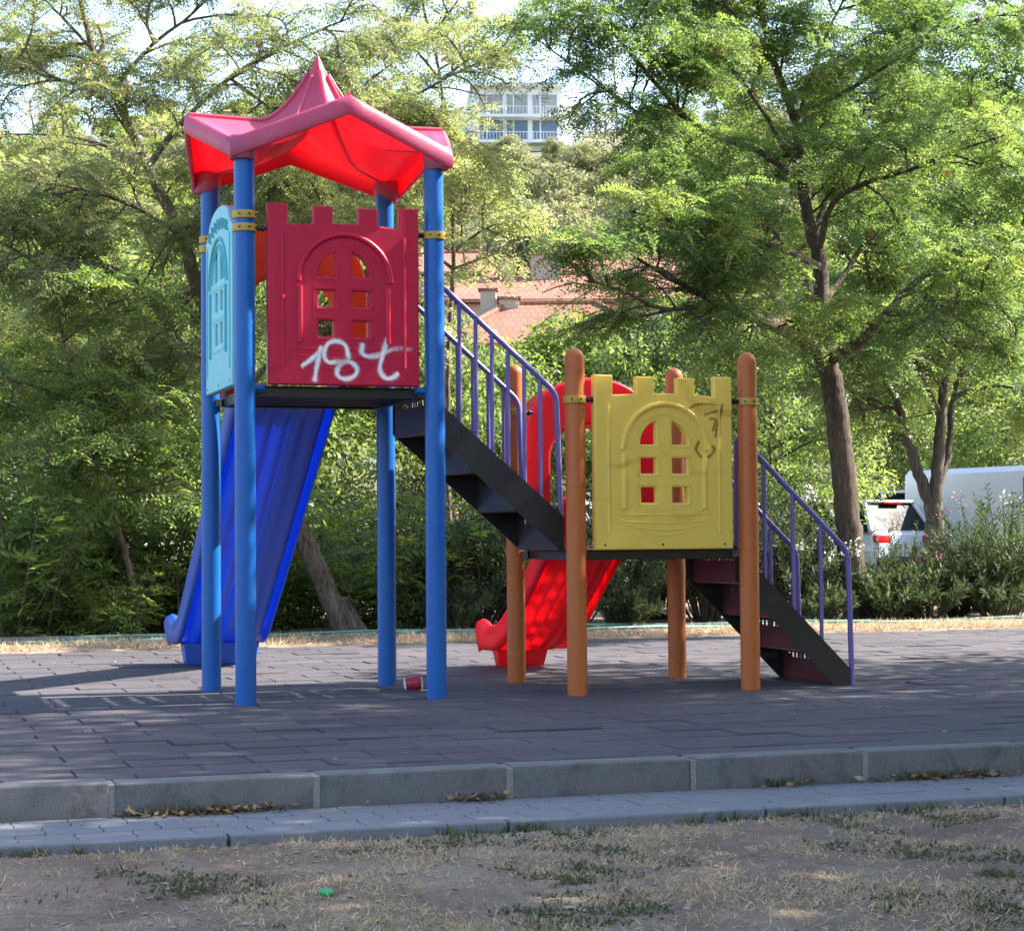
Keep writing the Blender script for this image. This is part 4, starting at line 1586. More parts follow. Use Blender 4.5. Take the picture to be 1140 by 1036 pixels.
# forked grey tree on the right
Y = 24.5
def forked():
    t = Tree(41)
    base = at(1040, 672, Y)
    base.z = 0
    t.limb([Vector((base.x, base.y, -0.1))]+line((1040, 640, Y), (1041, 590, Y), (1038, 560, Y)), 0.20, 0.19, 14, 6)
    A = t.limb(line((1038, 565, Y), (1020, 520, Y), (1005, 470, Y), (990, 420, Y), (975, 350, Y), (960, 260, Y)), .13, .03, 12, 6)
    B = t.limb(line((1040, 565, Y), (1044, 520, Y), (1048, 460, Y), (1055, 400, Y), (1065, 300, Y), (1075, 180, Y), (1080, 80, Y)), .15, .03, 12, 6)
    C = t.limb(line((1043, 545, Y), (1056, 500, Y+.2), (1062, 440, Y+.4), (1085, 370, Y+.6), (1120, 290, Y+.8)), .09, .02, 10, 6)
    D = t.limb(line((1055, 400, Y), (1090, 330, Y), (1130, 260, Y), (1170, 170, Y)), .07, .02, 9, 6)
    E = t.limb(line((1048, 460, Y), (1010, 400, Y-.7), (960, 390, Y-1.4)), .05, .015, 8, 6)
    G = t.limb(line((1065, 300, Y), (1100, 200, Y), (1130, 80, Y), (1140, -20, Y)), .06, .02, 8, 6)
    H = t.limb(line((1062, 440, Y), (1110, 430, Y-.5), (1160, 440, Y-1)), .05, .015, 8, 6)
    I = t.limb(line((1005, 470, Y), (970, 450, Y-.2), (930, 440, Y-.4)), .04, .012, 8, 6)
    for P, dn in ((A, 14), (B, 22), (C, 14), (D, 14), (E, 9), (G, 15), (H, 9), (I, 8)):
        t.branches(P, 0.35, dn, 1.0, 0.016, twigs=8, tl=0.5, tint=0.34)
    return t.finish('forked_tree', 'grey trunked tree forking low beside the parked van, pink flowers round its foot', 'tree', M['leaf_locust'], M['bark_grey'], tuple(base),
                    per=9, K=6, L=0.26, ll=0.062, lw=0.030, yellow=0.06)
forked()

# --- generic leafy masses for mid-distance trees (one mesh per kind, copied)
def leafy_tree(seed, name, label, leafm, barkm, h=5.5, rad=2.2, nclump=46, per=330, ls=0.11, trunk_r=0.13, low=0.28, aspect=1.0, group=None, cat='tree'):
    rng = np.random.default_rng(seed)
    r = random.Random(seed)
    root = thing(name, label, cat, (0, 0, 0), 0, group)
    mb = MB()
    top = Vector((r.gauss(0, 0.2), r.gauss(0, 0.2), h*0.8))
    st = [Vector((0, 0, -0.15)), Vector((r.gauss(0, .08), r.gauss(0, .08), h*0.25)), Vector((r.gauss(0, .15), r.gauss(0, .15), h*0.5)), top]
    T = catmull(st, 5)
    mb.tube(T, [trunk_r*(1-0.8*i/(len(T)-1)) for i in range(len(T))], 9)
    Q, TT = [], []
    for k in range(nclump):
        a = r.uniform(0, 2*PI)
        zf = low+(1-low)*r.random()**0.85
        prof = math.sin(PI*min(1, max(0.02, (zf-low*0.7)/(1.02-low*0.7))))**0.6
        rr = rad*prof*math.sqrt(r.random())*1.0*aspect
        c = Vector((math.cos(a)*rr, math.sin(a)*rr, zf*h))
        s0 = T[min(len(T)-1, int(len(T)*min(0.95, 0.25+0.7*zf)))]
        md = s0.lerp(c, 0.55)+Vector((0, 0, 0.12*rr))
        mb.tube(catmull([s0, md, c], 3), [0.03, 0.026, 0.022, 0.018, 0.012, 0.01, 0.006], 4, False)
        cr = rad*r.uniform(0.22, 0.38)
        n = int(per*r.uniform(0.7, 1.3))
        d = unit(rng.normal(0, 1, (n, 3)))
        o = np.array(c)+d*(cr*rng.uniform(0.25, 1.0, (n, 1))**0.6)*np.array([1, 1, 0.62])
        ld = unit(d*0.6+rng.normal(0, 0.6, (n, 3))+np.array([0, 0, -0.25]))
        nn = unit(UP*0.6+d*0.5+rng.normal(0, 0.5, (n, 3)))
        Q.append(leaf_quads(o, ld, nn, ls*rng.uniform(0.6, 1.3, n), ls*0.5*rng.uniform(0.6, 1.2, n)))
        ct = r.gauss(0.42, 0.17)
        TT.append(np.clip(ct+rng.normal(0, 0.12, n), 0, 1))
    mb.build('trunk', barkm, root, True, 60)
    quads_mesh('crown', np.concatenate(Q), np.concatenate(TT), leafm, root)
    return root

def put(root, first, px, py, y, sc, rz, label=None, z=None):
    p = at(px, py, y)
    zz = (hill_z(p.x, y) if y > 40 else 0) if z is None else z
    if first:
        root.location = (p.x, y, zz)
        root.rotation_euler = (0, 0, rz)
        root.scale = (sc, sc, sc) if not isinstance(sc, tuple) else sc
        if label:
            root['label'] = label
        return root
    return dup(root, (p.x, y, zz), rz, sc, label)

GB = 'dense trees at the back of the car park'
tA = leafy_tree(51, 'dense_tree', 'x', M['leaf_bright'], M['bark_grey'], 5.6, 2.3, 60, 420, 0.12, group=GB)
tB = leafy_tree(52, 'dense_tree', 'x', M['leaf_dark'], M['bark_grey'], 5.2, 2.4, 60, 420, 0.12, low=0.15, group=GB)
put(tA, True, 665, 600, 37, (1.15, 1.15, 0.86), 0.3, 'rounded sunlit green tree below the red tiled roofs')
put(tB, True, 60, 600, 27, 0.95, 0, 'dark dense tree filling the gap behind the thin stemmed young tree')
for px, y, sc, rz, src, lb in ((210, 29, 1.05, 1.2, tB, 'dark dense tree behind the cyan panel of the tower'),
                               (330, 33, 1.0, 2.2, tA, 'green dense tree seen above the blue slide'),
                               (445, 31, 0.85, 0.9, tB, 'dark tree seen under the tower deck between the blue posts'),
                               (560, 33, 0.74, 4.0, tB, 'low dark tree behind the upper staircase'),
                               (770, 34, 0.95, 3.0, tB, 'dark tree right of the sunlit tree, behind the yellow castle panel'),
                               (860, 32, 0.8, 5.0, tB, 'dark tree behind the trunk of the big locust'),
                               (950, 47, 1.05, 1.0, tA, 'green tree far behind the big locust, above the parked car'),
                               (1075, 50, 1.1, 2.0, tA, 'green tree behind the white van'),
                               (-30, 32, 1.2, 1.7, tA, 'green tree at the far left edge behind the others'),
                               (130, 36, 1.2, 0.4, tA, 'tall green tree farthest back on the left'),
                               (1012, 47, 1.0, 1.9, tB, 'dark tree behind the forked tree, left of the white van'),
                               (1110, 56, 1.4, 4.4, tA, 'tall green tree farthest back on the right'),
                               (1170, 42, 1.1, 2.6, tB, 'dark tree at the far right edge behind the van')):
    put(src, False, px, 600, y, sc, rz, lb)

# shrubs along the back edge
def frond_shrub(seed, name, label, h=1.6, n=26, L=0.5, K=9, ll=0.11, lw=0.034, group=None):
    rng = np.random.default_rng(seed)
    r = random.Random(seed)
    root = thing(name, label, 'shrub', (0, 0, 0), 0, group)
    mb = MB()
    O, D = [], []
    for k in range(n):
        a = r.uniform(0, 2*PI)
        b = Vector((math.cos(a)*r.uniform(0, .35), math.sin(a)*r.uniform(0, .35), -0.03))
        hh = h*r.uniform(0.35, 1.05)
        d = Vector((math.cos(a)*0.45+r.gauss(0, .12), math.sin(a)*0.45+r.gauss(0, .12), 1)).normalized()
        P = catmull([b, b+d*hh*0.5, b+d*hh+Vector((0, 0, -0.04))], 5)
        mb.tube(P, [0.010-0.006*i/(len(P)-1) for i in range(len(P))], 5, False)
        m = 11
        for i in range(m):
            f = (0.12+0.88*i/(m-1))*(len(P)-1)
            q = P[int(f)].lerp(P[min(int(f)+1, len(P)-1)], f-int(f))
            aa = a+i*2.4+r.gauss(0, .3)
            O.append(tuple(q))
            D.append((math.cos(aa), math.sin(aa), r.uniform(-0.05, 0.55)))
    O, D = np.array(O), np.array(D)
    N = len(O)
    q = frond_quads(O, D, unit(UP+rng.normal(0, 0.3, (N, 3))), L*rng.uniform(0.6, 1.2, N), K, ll, lw, rng, 0.35)
    t = np.repeat(np.clip(rng.normal(0.38, 0.17, N), 0, 0.9), K*2)+rng.normal(0, 0.03, N*K*2)
    mb.build('stem', M['bark_pale'], root, True, 60)
    quads_mesh('foliage', q, t, M['leaf_fern'], root)
    return root

def oleander(seed, name, label, h=1.5, rad=0.85, n=60, flowers=0, petal=None, group=None, leafm=None):
    rng = np.random.default_rng(seed)
    r = random.Random(seed)
    root = thing(name, label, 'shrub', (0, 0, 0), 0, group)
    mb = MB()
    O, D = [], []
    tips = []
    for k in range(n):
        a = r.uniform(0, 2*PI)
        e = math.sqrt(r.random())
        tip = Vector((math.cos(a)*rad*e, math.sin(a)*rad*e, h*(1-0.45*e*e)*r.uniform(0.55, 1.05)))
        b = Vector((math.cos(a)*0.12*e, math.sin(a)*0.12*e, -0.03))
        P = catmull([b, b.lerp(tip, 0.5)+Vector((0, 0, 0.12*h)), tip], 5)
        mb.tube(P, [0.009-0.006*i/(len(P)-1) for i in range(len(P))], 4, False)
        tips.append(tip)
        for i in range(50):
            f = (0.18+0.82*i/49)*(len(P)-1)
            q = P[int(f)].lerp(P[min(int(f)+1, len(P)-1)], f-int(f))
            ta = (P[min(int(f)+1, len(P)-1)]-P[max(0, min(int(f), len(P)-2))]).normalized()
            aa = i*2.1+r.gauss(0, .3)
            s = Matrix.Rotation(aa, 3, ta) @ ta.orthogonal().normalized()
            O.append(tuple(q))
            D.append(tuple((ta*0.7+s).normalized()))
    O, D = np.array(O), np.array(D)
    N = len(O)
    q = leaf_quads(O, D, unit(UP+rng.normal(0, 0.4, (N, 3))), rng.uniform(0.06, 0.115, N), rng.uniform(0.015, 0.026, N))
    mb.build('stem', M['bark'], root, True, 60)
    quads_mesh('foliage', q, np.clip(rng.normal(0.42, 0.2, N), 0, 1), leafm or M['leaf_oleander'], root)
    if flowers:
        Q = []
        r.shuffle(tips)
        for tip in tips[:flowers]:
            m = r.randint(14, 30)
            c = np.array(tip)+np.array([0, 0, 0.02])
            o = c+rng.normal(0, 0.045, (m, 3))
            Q.append(leaf_quads(o, rng.normal(0, 1, (m, 3)), rng.normal(0, 1, (m, 3)), rng.uniform(0.028, 0.045, m), rng.uniform(0.022, 0.034, m)))
        Q = np.concatenate(Q)
        quads_mesh('blossom', Q, rng.uniform(0, 1, len(Q)), petal, root)
    return root

def put_l(root, first, px, v, sc, rz, label):
    """place on the strip: picture column px, distance v behind the tower centre"""
    # intersect viewing direction with local v
    p0 = at(px, 600, 15.0)
    d = Vector((p0.x, p0.y))
    n = Vector((-ST, CT))
    k = (v+n.dot(Vector((OX, OY))))/n.dot(d)
    w = d*k
    if first:
        root.location = (w.x, w.y, 0.02)
        root.rotation_euler = (0, 0, rz)
        root.scale = (sc, sc, sc)
        root['label'] = label
        return root
    return dup(root, (w.x, w.y, 0.02), rz, sc, label)

GF = 'leafy shrubs along the back edge of the play area'
fs1 = frond_shrub(61, 'frond_shrub', 'x', 1.7, 30, group=GF)
fs2 = frond_shrub(62, 'frond_shrub', 'x', 1.3, 26, 0.42, 9, 0.09, 0.03, group=GF)
put_l(fs1, True, 20, 7.1, 1.05, 0, 'tall frond leaved shrub at the far left of the back edge')
put_l(fs2, True, 122, 6.9, 0.62, 1, 'low pale frond shrub at the foot of the thin stemmed young tree')
for px, v, sc, rz, src, lb in ((72, 8.0, 1.15, 1.4, fs1, 'frond leaved shrub left of the thin young trunk'),
                               (192, 7.6, 1.0, 2.2, fs2, 'frond leaved shrub touching the foot of the blue slide on its left'),
                               (230, 7.9, 1.10, 0.7, fs1, 'tall frond leaved shrub hidden behind the two left blue posts'),
                               (305, 8.0, 0.9, 3.3, fs2, 'dark frond shrub behind the lower edge of the blue slide'),
                               (345, 8.7, 0.95, 5.1, fs1, 'frond shrub behind the leaning trunk'),
                               (418, 7.4, 0.85, 4.4, fs2, 'low frond shrub right of the leaning trunk foot'),
                               (458, 7.7, 1.0, 0.2, fs1, 'frond shrub between the two right blue posts'),
                               (150, 8.6, 1.35, 2.9, fs1, 'tallest frond shrub in the second row behind the thin young trunk'),
                               (40, 8.8, 1.4, 4.9, fs1, 'second row frond shrub at the far left')):
    put_l(src, False, px, v, sc, rz, lb)

GO = 'oleander shrubs along the back edge'
o_pl = oleander(71, 'oleander_shrub', 'x', 1.5, 0.85, 75, group=GO)
o_wh = oleander(72, 'oleander_shrub', 'x', 1.35, 0.8, 70, 10, M['petal_white'], group=GO)
o_pk = oleander(73, 'oleander_shrub', 'x', 1.45, 0.85, 75, 6, M['petal_pink'], group=GO)
put_l(o_pl, True, 590, 7.5, 1.0, 0, 'dark oleander behind the red slide')
put_l(o_wh, True, 690, 7.3, 0.95, 0, 'white flowering oleander right of the red slide')
put_l(o_pk, True, 530, 7.4, 0.95, 0, 'pink flowering oleander left of the red slide')
for px, v, sc, rz, src, lb in ((640, 8.1, 1.1, 1.1, o_pl, 'dark oleander in the second row behind the front orange post'),
                               (735, 8.2, 1.05, 2.3, o_pl, 'dark oleander in the second row behind the yellow castle panel'),
                               (785, 7.5, 0.95, 3.0, o_pl, 'dark oleander behind the underside of the lower staircase'),
                               (885, 7.4, 1.0, 1.7, o_wh, 'white flowering oleander behind the lower stair handrail'),
                               (835, 8.0, 1.1, 0.4, o_pl, 'dark oleander behind the rightmost orange post'),
                               (915, 8.0, 0.62, 5.2, o_pl, 'dark oleander left of the big locust trunk'),
                               (1005, 7.7, 0.72, 2.0, o_pk, 'pink flowering oleander between the two right trunks'),
                               (1085, 8.2, 0.92, 4.0, o_pk, 'pink flowering oleander in front of the white van'),
                               (1120, 7.3, 0.95, 1.0, o_pl, 'dark oleander at the far right of the back edge'),
                               (1065, 7.4, 0.72, 2.4, o_pl, 'low dark oleander in front of the forked tree'),
                               (1150, 8.7, 1.0, 5.5, o_wh, 'oleander cut by the right picture edge'),
                               (570, 8.3, 1.0, 2.8, o_pl, 'dark oleander in the second row left of the red slide'),
                               (490, 8.0, 1.0, 2.5, o_pl, 'dark oleander behind the right front blue post')):
    put_l(src, False, px, v, sc, rz, lb)
low1 = oleander(75, 'low_shrub', 'x', 0.55, 0.5, 40, leafm=M['leaf_oleander'], group='low shrubs at the planting edge')
put_l(low1, True, 985, 6.95, 1.0, 0, 'small bright green shrub right of the big locust foot')
for px, v, sc, rz, lb in ((700, 6.8, 0.8, 2, 'small green shrub below the white oleander'), (1030, 7.0, 1.1, 1, 'small green shrub in front of the pink oleander'),
                          (915, 6.8, 0.75, 3, 'small green shrub left of the big locust foot'), (505, 6.85, 0.9, 4, 'small green shrub beside the right front blue post'),
                          (1110, 6.9, 1.2, 5, 'small green shrub at the far right of the planting edge')):
    put_l(low1, False, px, v, sc, rz, lb)

# shade trees standing right of the picture
SHADE = [(tB, (8.9, 11.8), 1.75, 2.1, 'dense tree outside the picture whose shade falls on the tower'),
         (tB, (8.7, 7.6), 1.75, 4.0, 'dense tree outside the picture whose shade falls on the kerb'),
         (tB, (8.4, 4.0), 1.75, 0.7, 'dense tree outside the picture whose shade falls on the dry grass'),
         (tB, (8.2, 0.4), 1.75, 1.9, 'dense tree outside the picture to the right of the camera'),
         (big, (13.2, 10.2), 1.25, 5.3, 'tall locust tree outside the picture to the right'),
         (big, (12.8, 5.2), 1.25, 3.3, 'second tall locust tree outside the picture to the right')]
for src, (x, y), sc, rz, lb in SHADE:
    dup(src, (x, y, -0.1), rz, sc, lb, 'shade trees right of the playground')

# ------------------------------------------------------------------ hillside: houses, apartment block, pylon, trees
def tile_roof_mat():
    m, nt, b = newmat('terracotta_tiles')
    tc = nd(nt, 'ShaderNodeTexCoord').outputs['Object']
    br = nd(nt, 'ShaderNodeTexBrick')
    br.inputs['Scale'].default_value = 1
    br.inputs['Brick Width'].default_value = 0.24
    br.inputs['Row Height'].default_value = 0.38
    br.inputs['Mortar Size'].default_value = 0.03
    br.inputs['Color1'].default_value = (0.31, 0.095, 0.050, 1)
    br.inputs['Color2'].default_value = (0.27, 0.115, 0.075, 1)
    br.inputs['Mortar'].default_value = (0.16, 0.07, 0.05, 1)
    nt.links.new(tc, br.inputs['Vector'])
    n = noise(nt, 1.2, 6, 0.7, tc)
    k = mixc(nt, ramp(nt, n.outputs['Fac'], [(0.4, (0,)*3), (0.75, (0.7,)*3)]).outputs['Color'], br.outputs['Color'], (0.26, 0.14, 0.095))
    nt.links.new(k, b.inputs['Base Color'])
    b.inputs['Roughness'].default_value = 0.85
    add_bump(nt, b, br.outputs['Fac'], 0.6, 0.05)
    return m
M['tiles'] = tile_roof_mat()
M['render_wall'] = paint('cream_render', (0.42, 0.34, 0.27), 0.85, 0.12, 1.0, dirt_amt=0.3, bump=0.2, bscale=8)
M['white_wall'] = paint('white_render', (0.82, 0.82, 0.82), 0.8, 0.06, 0.6, dirt=(0.4, 0.38, 0.35), dirt_amt=0.25, bump=0.1, bscale=6)
M['glass_far'] = paint('window_glass', (0.10, 0.15, 0.23), 0.12, 0.2, 0.8, dirt_amt=0.0, bump=0)
M['curtain'] = paint('curtained_glass', (0.34, 0.33, 0.32), 0.2, 0.3, 1.5, dirt_amt=0.2, bump=0)
M['white_frame'] = paint('white_frame_paint', (0.75, 0.75, 0.75), 0.5, 0.05, 2, dirt_amt=0.1, bump=0)
M['pylon'] = paint('galvanised_steel', (0.33, 0.34, 0.36), 0.5, 0.1, 2, metallic=0.4, dirt_amt=0.1, bump=0)

def house(name, label, cx, y, w, d, eave, ridge, hip, rz, chims):
    base_z = hill_z(cx, y)
    h = thing(name, label, 'house', (cx, y, base_z), rz, 'tile roofed houses below the hill')
    e, r_ = eave-base_z, ridge-base_z
    mb = MB()
    mb.box((0, 0, (e-1.0)/2), (w, d, e+1.0))
    mb.build('wall', M['render_wall'], h, False)
    o = 0.35
    a = MB()
    W, D = w/2+o, d/2+o
    vs = [(-W, -D, e), (W, -D, e), (W, D, e), (-W, D, e), (-W+hip, 0, r_), (W-hip, 0, r_)]
    vs += [(x, y_, z+0.14) for x, y_, z in vs]
    fs = [(6, 7, 11, 10), (7, 8, 11), (8, 9, 10, 11), (9, 6, 10), (0, 3, 9, 6), (1, 0, 6, 7), (2, 1, 7, 8), (3, 2, 8, 9), (0, 1, 5, 4), (1, 2, 5), (2, 3, 4, 5), (3, 0, 4)]
    a.add(vs, fs)
    rf = a.build('roof', M['tiles'], h, False)
    b = MB()
    for p, q in (((-W+hip, 0, r_), (W-hip, 0, r_)), ((-W, -D, e), (-W+hip, 0, r_)), ((W, -D, e), (W-hip, 0, r_))):
        b.tube([(p[0], p[1], p[2]+0.16), (q[0], q[1], q[2]+0.16)], 0.11, 8)
    b.build('ridge_tile', M['tiles'], rf)
    for x, yy, cw, ch in chims:
        zr = e+(r_-e)*(1-abs(yy)/D)
        c = MB()
        c.box((x, yy, zr+ch/2), (cw, 0.55, ch+0.5))
        c.build('chimney', M['render_wall'], rf, False)
        c = MB()
        c.box((x, yy, zr+ch+0.29), (cw+0.16, 0.72, 0.08))
        for k in range(max(2, int(cw/0.22))):
            c.box((x-cw/2+0.1+k*(cw-0.2)/(max(2, int(cw/0.22))-1), yy, zr+ch+0.25), (0.1, 0.5, 0.08))
        c.build('chimney_cap', M['tiles'], rf, False)
    for s in (-0.3, 0.3):
        f = MB()
        f.box((s*w, -d/2-0.01, e-1.3), (1.3, 0.06, 1.2))
        wn = f.build('window', M['white_frame'], h, False)
        g = MB()
        g.box((s*w, -d/2-0.035, e-1.3), (1.1, 0.03, 1.0))
        g.build('pane', M['glass_far'], wn, False)
    return h
house('tiled_house', 'house with a long red tiled roof and two chimneys above the upper stair', 2.4, 77, 11.5, 6.0, 9.75, 11.1, 3.0, 0.05, [(-1.05, -0.4, 1.15, 0.75), (-2.55, -0.6, 0.5, 0.6)])
house('tiled_house', 'house with the nearest red tiled roof and white double chimney', 1.5, 70.5, 7.2, 5.6, 7.5, 9.2, 2.4, -0.04, [(-2.3, 0.0, 0.55, 0.35), (-1.55, -0.1, 0.7, 0.08)])
house('tiled_house', 'farthest red tiled roof partly behind the palm', 1.5, 88, 15.0, 6.0, 12.3, 13.6, 2.5, 0.02, [(2.2, -0.2, 0.7, 0.6)])
house('tiled_house', 'red tiled roof mostly hidden behind the crown of the big locust', 9.6, 72, 7.0, 6.0, 7.4, 8.9, 2.4, 0.1, [(0.5, 0, 0.6, 0.6)])

def apartment():
    y = 220
    p0, p1 = at(527, 150, y), at(626, 150, y)
    zb, zt = at(570, 185, y).z, at(570, 97, y).z
    w = p1.x-p0.x
    b = thing('apartment_building', 'white apartment block with wide windows on the hilltop', 'building', (p0.x, y, zb), 0.06)
    H = zt-zb
    m = MB()
    m.box((w/2, 5, H/2-2), (w, 10, H+4))
    m.build('wall', M['white_wall'], b, False)
    for c_, d_ in (((w+1.2, 6.5, H/2-2.6), (2.6, 9, H+2.4)), ((-1.1, 6.5, H/2-3.2), (2.4, 8, H+2.0))):
        m = MB()
        m.box(c_, d_)
        m.build('side_wing', M['white_wall'], b, False)
    m = MB()
    m.box((w/2, 4.6, H+0.18), (w+0.7, 11, 0.4))
    m.box((w/2+0.8, 6, H+0.7), (w*0.7, 7, 0.7))
    m.build('roof_slab', M['white_wall'], b, False)
    fl = [H-3.1, H-6.0]
    for k, z in enumerate(fl):
        m = MB()
        m.box((w/2, -0.6, z-0.35), (w*0.94, 1.3, 0.22))
        m.build('balcony', M['white_wall'], b, False)
        r = MB()
        r.box((w/2, -1.2, z+0.75), (w*0.94, 0.06, 0.07))
        for i in range(26):
            r.box((w*0.03+i*w*0.94/25, -1.2, z+0.25), (0.06, 0.05, 0.95))
        r.build('railing', M['white_frame'], b, False)
        for x0, x1 in ((0.06, 0.34), (0.37, 0.62), (0.66, 0.95)):
            f = MB()
            xa, xb = x0*w, x1*w
            z0, z1 = z+0.05, z+2.35
            f.box(((xa+xb)/2, -0.02, z0), (xb-xa, 0.12, 0.14))
            f.box(((xa+xb)/2, -0.02, z1), (xb-xa, 0.12, 0.14))
            for x in (xa, xa+(xb-xa)*0.33, xb):
                f.box((x, -0.02, (z0+z1)/2), (0.14, 0.12, z1-z0))
            wn = f.build('window', M['white_frame'], b, False)
            g = MB()
            g.box(((xa+xb)/2, -0.012, (z0+z1)/2), (xb-xa-0.1, 0.06, z1-z0-0.1))
            g.build('pane', M['glass_far'] if (k+int(x0*10)) % 3 else M['curtain'], wn, False)
apartment()

def pylon():
    y = 235
    p = at(676, 150, y)
    top = at(686, -60, y)
    h = top.z-p.z+4
    o = thing('lattice_pylon', 'grey steel lattice pylon standing right of the white apartment block', 'pylon', (p.x, y, p.z-4))
    m = MB()
    n = 11
    for i in range(n):
        z0, z1 = h*i/n, h*(i+1)/n
        w0, w1 = 1.5-1.2*i/n, 1.5-1.2*(i+1)/n
        c0 = [(sx*w0, sy*w0, z0) for sx, sy in ((-1, -1), (1, -1), (1, 1), (-1, 1))]
        c1 = [(sx*w1, sy*w1, z1) for sx, sy in ((-1, -1), (1, -1), (1, 1), (-1, 1))]
        for k in range(4):
            m.tube([c0[k], c1[k]], 0.13, 4)
            j = (k+1) % 4
            m.tube([c0[k], c1[j]], 0.06, 4)
            m.tube([c0[j], c1[k]], 0.06, 4)
            m.tube([c1[k], c1[j]], 0.06, 4)
    m.build('lattice_mast', M['pylon'], o, False)
    m = MB()
    for z in (h*0.78, h*0.9):
        m.tube([(-4, 0, z), (4, 0, z)], 0.12, 4)
        m.tube([(-4, 0, z), (0, 0, z+1.4)], 0.06, 4)
        m.tube([(4, 0, z), (0, 0, z+1.4)], 0.06, 4)
    m.build('cross_arm', M['pylon'], o, False)
pylon()

def palm():
    y = 83
    base = at(580, 320, y)
    top = at(580, 262, y)
    o = thing('palm_tree', 'pale drooping palm standing between the red tiled roofs', 'palm', (base.x, y, hill_z(base.x, y)))
    zz = top.z-hill_z(base.x, y)
    m = MB()
    m.tube([(0, 0, -0.2), (0.05, 0, zz*0.5), (0, 0, zz)], [0.26, 0.2, 0.2], 10)
    m.build('trunk', M['bark_grey'], o)
    rng = np.random.default_rng(4)
    Q = []
    for k in range(46):
        a, e = rng.uniform(0, 2*PI), rng.uniform(-0.9, 1.1)
        d = np.array([math.cos(a)*math.cos(e), math.sin(a)*math.cos(e), math.sin(e)])
        n = 40
        t = np.linspace(0.35, 1, n)
        L = 1.5*rng.uniform(0.8, 1.1)
        oo = np.array([0, 0, zz])+d*(L*0.45)
        fan = rng.normal(0, 0.5, (n, 3))
        dd = d+fan+np.array([0, 0, -0.8])
        Q.append(leaf_quads(np.repeat(oo[None], n, 0), dd, rng.normal(0, 1, (n, 3)), L*rng.uniform(0.6, 1.0, n), np.full(n, 0.06)))
    Q = np.concatenate(Q)
    quads_mesh('crown', Q, rng.uniform(0, 1, len(Q)), M['palm_leaf'], o)
palm()

GH = 'pale trees on the hillside'
hA = leafy_tree(81, 'hillside_tree', 'pale olive coloured tree on the hillside below the apartment block', M['leaf_olive'], M['bark_grey'], 6.0, 3.0, 44, 260, 0.26, low=0.12, group=GH)
hB = leafy_tree(82, 'hillside_tree', 'green tree on the hillside below the apartment block', M['leaf_bright'], M['bark_grey'], 6.5, 2.8, 44, 260, 0.26, low=0.12, group='green trees on the hillside')
rr = random.Random(9)
first = {0: True, 1: True}
n_h = 0
for y in (95, 108, 122, 138, 156, 176, 198, 212):
    span = 0.33*y
    nx = 21
    for k in range(nx):
        x = -span+2*span*(k+rr.uniform(-0.35, 0.35))/(nx-1)
        yy = y+rr.uniform(-5, 5)
        px = 570+x/yy*F_PX
        sc, sink = rr.uniform(0.75, 1.15), 0.3
        if 470 < px < 735:
            room = CAM_Z+(602-157+rr.uniform(-8, 6))/F_PX*yy-hill_z(x, yy)      # the apartment block stays clear of the tree tops
            sc = min(sc, max(0.5, room/6.2))
            sink = max(0, 6.2*sc-room)
            if room < 0.7:
                continue
        w = 1 if (px < 480 or px > 700) and rr.random() < 0.6 else 0
        src = hB if w else hA
        loc = (x, yy, hill_z(x, yy)-sink)
        if first[w]:
            src.location = loc
            src.scale = (sc, sc, sc)
            first[w] = False
        else:
            dup(src, loc, rr.uniform(0, 6), sc)

# ------------------------------------------------------------------ vehicles
def carpaint(name, c):
    m, nt, b = newmat(name)
    b.inputs['Base Color'].default_value = rgba(c)
    b.inputs['Roughness'].default_value = 0.25
    b.inputs['Coat Weight'].default_value = 0.6
    tc = nd(nt, 'ShaderNodeTexCoord').outputs['Object']
    n = noise(nt, 5, 6, 0.7, tc)
    k = mixc(nt, n.outputs['Fac'], c, tuple(x*0.86 for x in c))
    nt.links.new(k, b.inputs['Base Color'])
    return m
M['car_silver'] = carpaint('pale_blue_car_paint', (0.50, 0.56, 0.62))
M['car_white'] = carpaint('white_car_paint', (0.74, 0.74, 0.74))
M['car_blue'] = carpaint('blue_car_paint', (0.10, 0.24, 0.46))
M['tyre'] = paint('tyre_rubber', (0.02, 0.02, 0.02), 0.8, 0.2, 8, bump=0)
M['rim'] = paint('alloy_rim', (0.45, 0.46, 0.48), 0.3, 0.1, 8, metallic=0.8, bump=0)
M['car_glass'] = paint('car_glass', (0.012, 0.016, 0.018), 0.09, 0.1, 2, dirt_amt=0, bump=0, spec=0.12)
M['tail'] = paint('red_lamp', (0.55, 0.01, 0.012), 0.15, 0.1, 8, dirt_amt=0, bump=0)
M['trim'] = paint('black_trim', (0.02, 0.02, 0.022), 0.6, 0.1, 8, bump=0)

def loft(secs):
    """secs: list of rings (same count); closed loft"""
    m = MB()
    n = len(secs[0])
    vs = [p for s in secs for p in s]
    fs = [tuple(reversed(range(n))), tuple((len(secs)-1)*n+k for k in range(n))]
    for i in range(len(secs)-1):
        for k in range(n):
            a, b = i*n+k, i*n+(k+1) % n
            fs.append((a, b, b+n, a+n))
    return m.add(vs, fs)

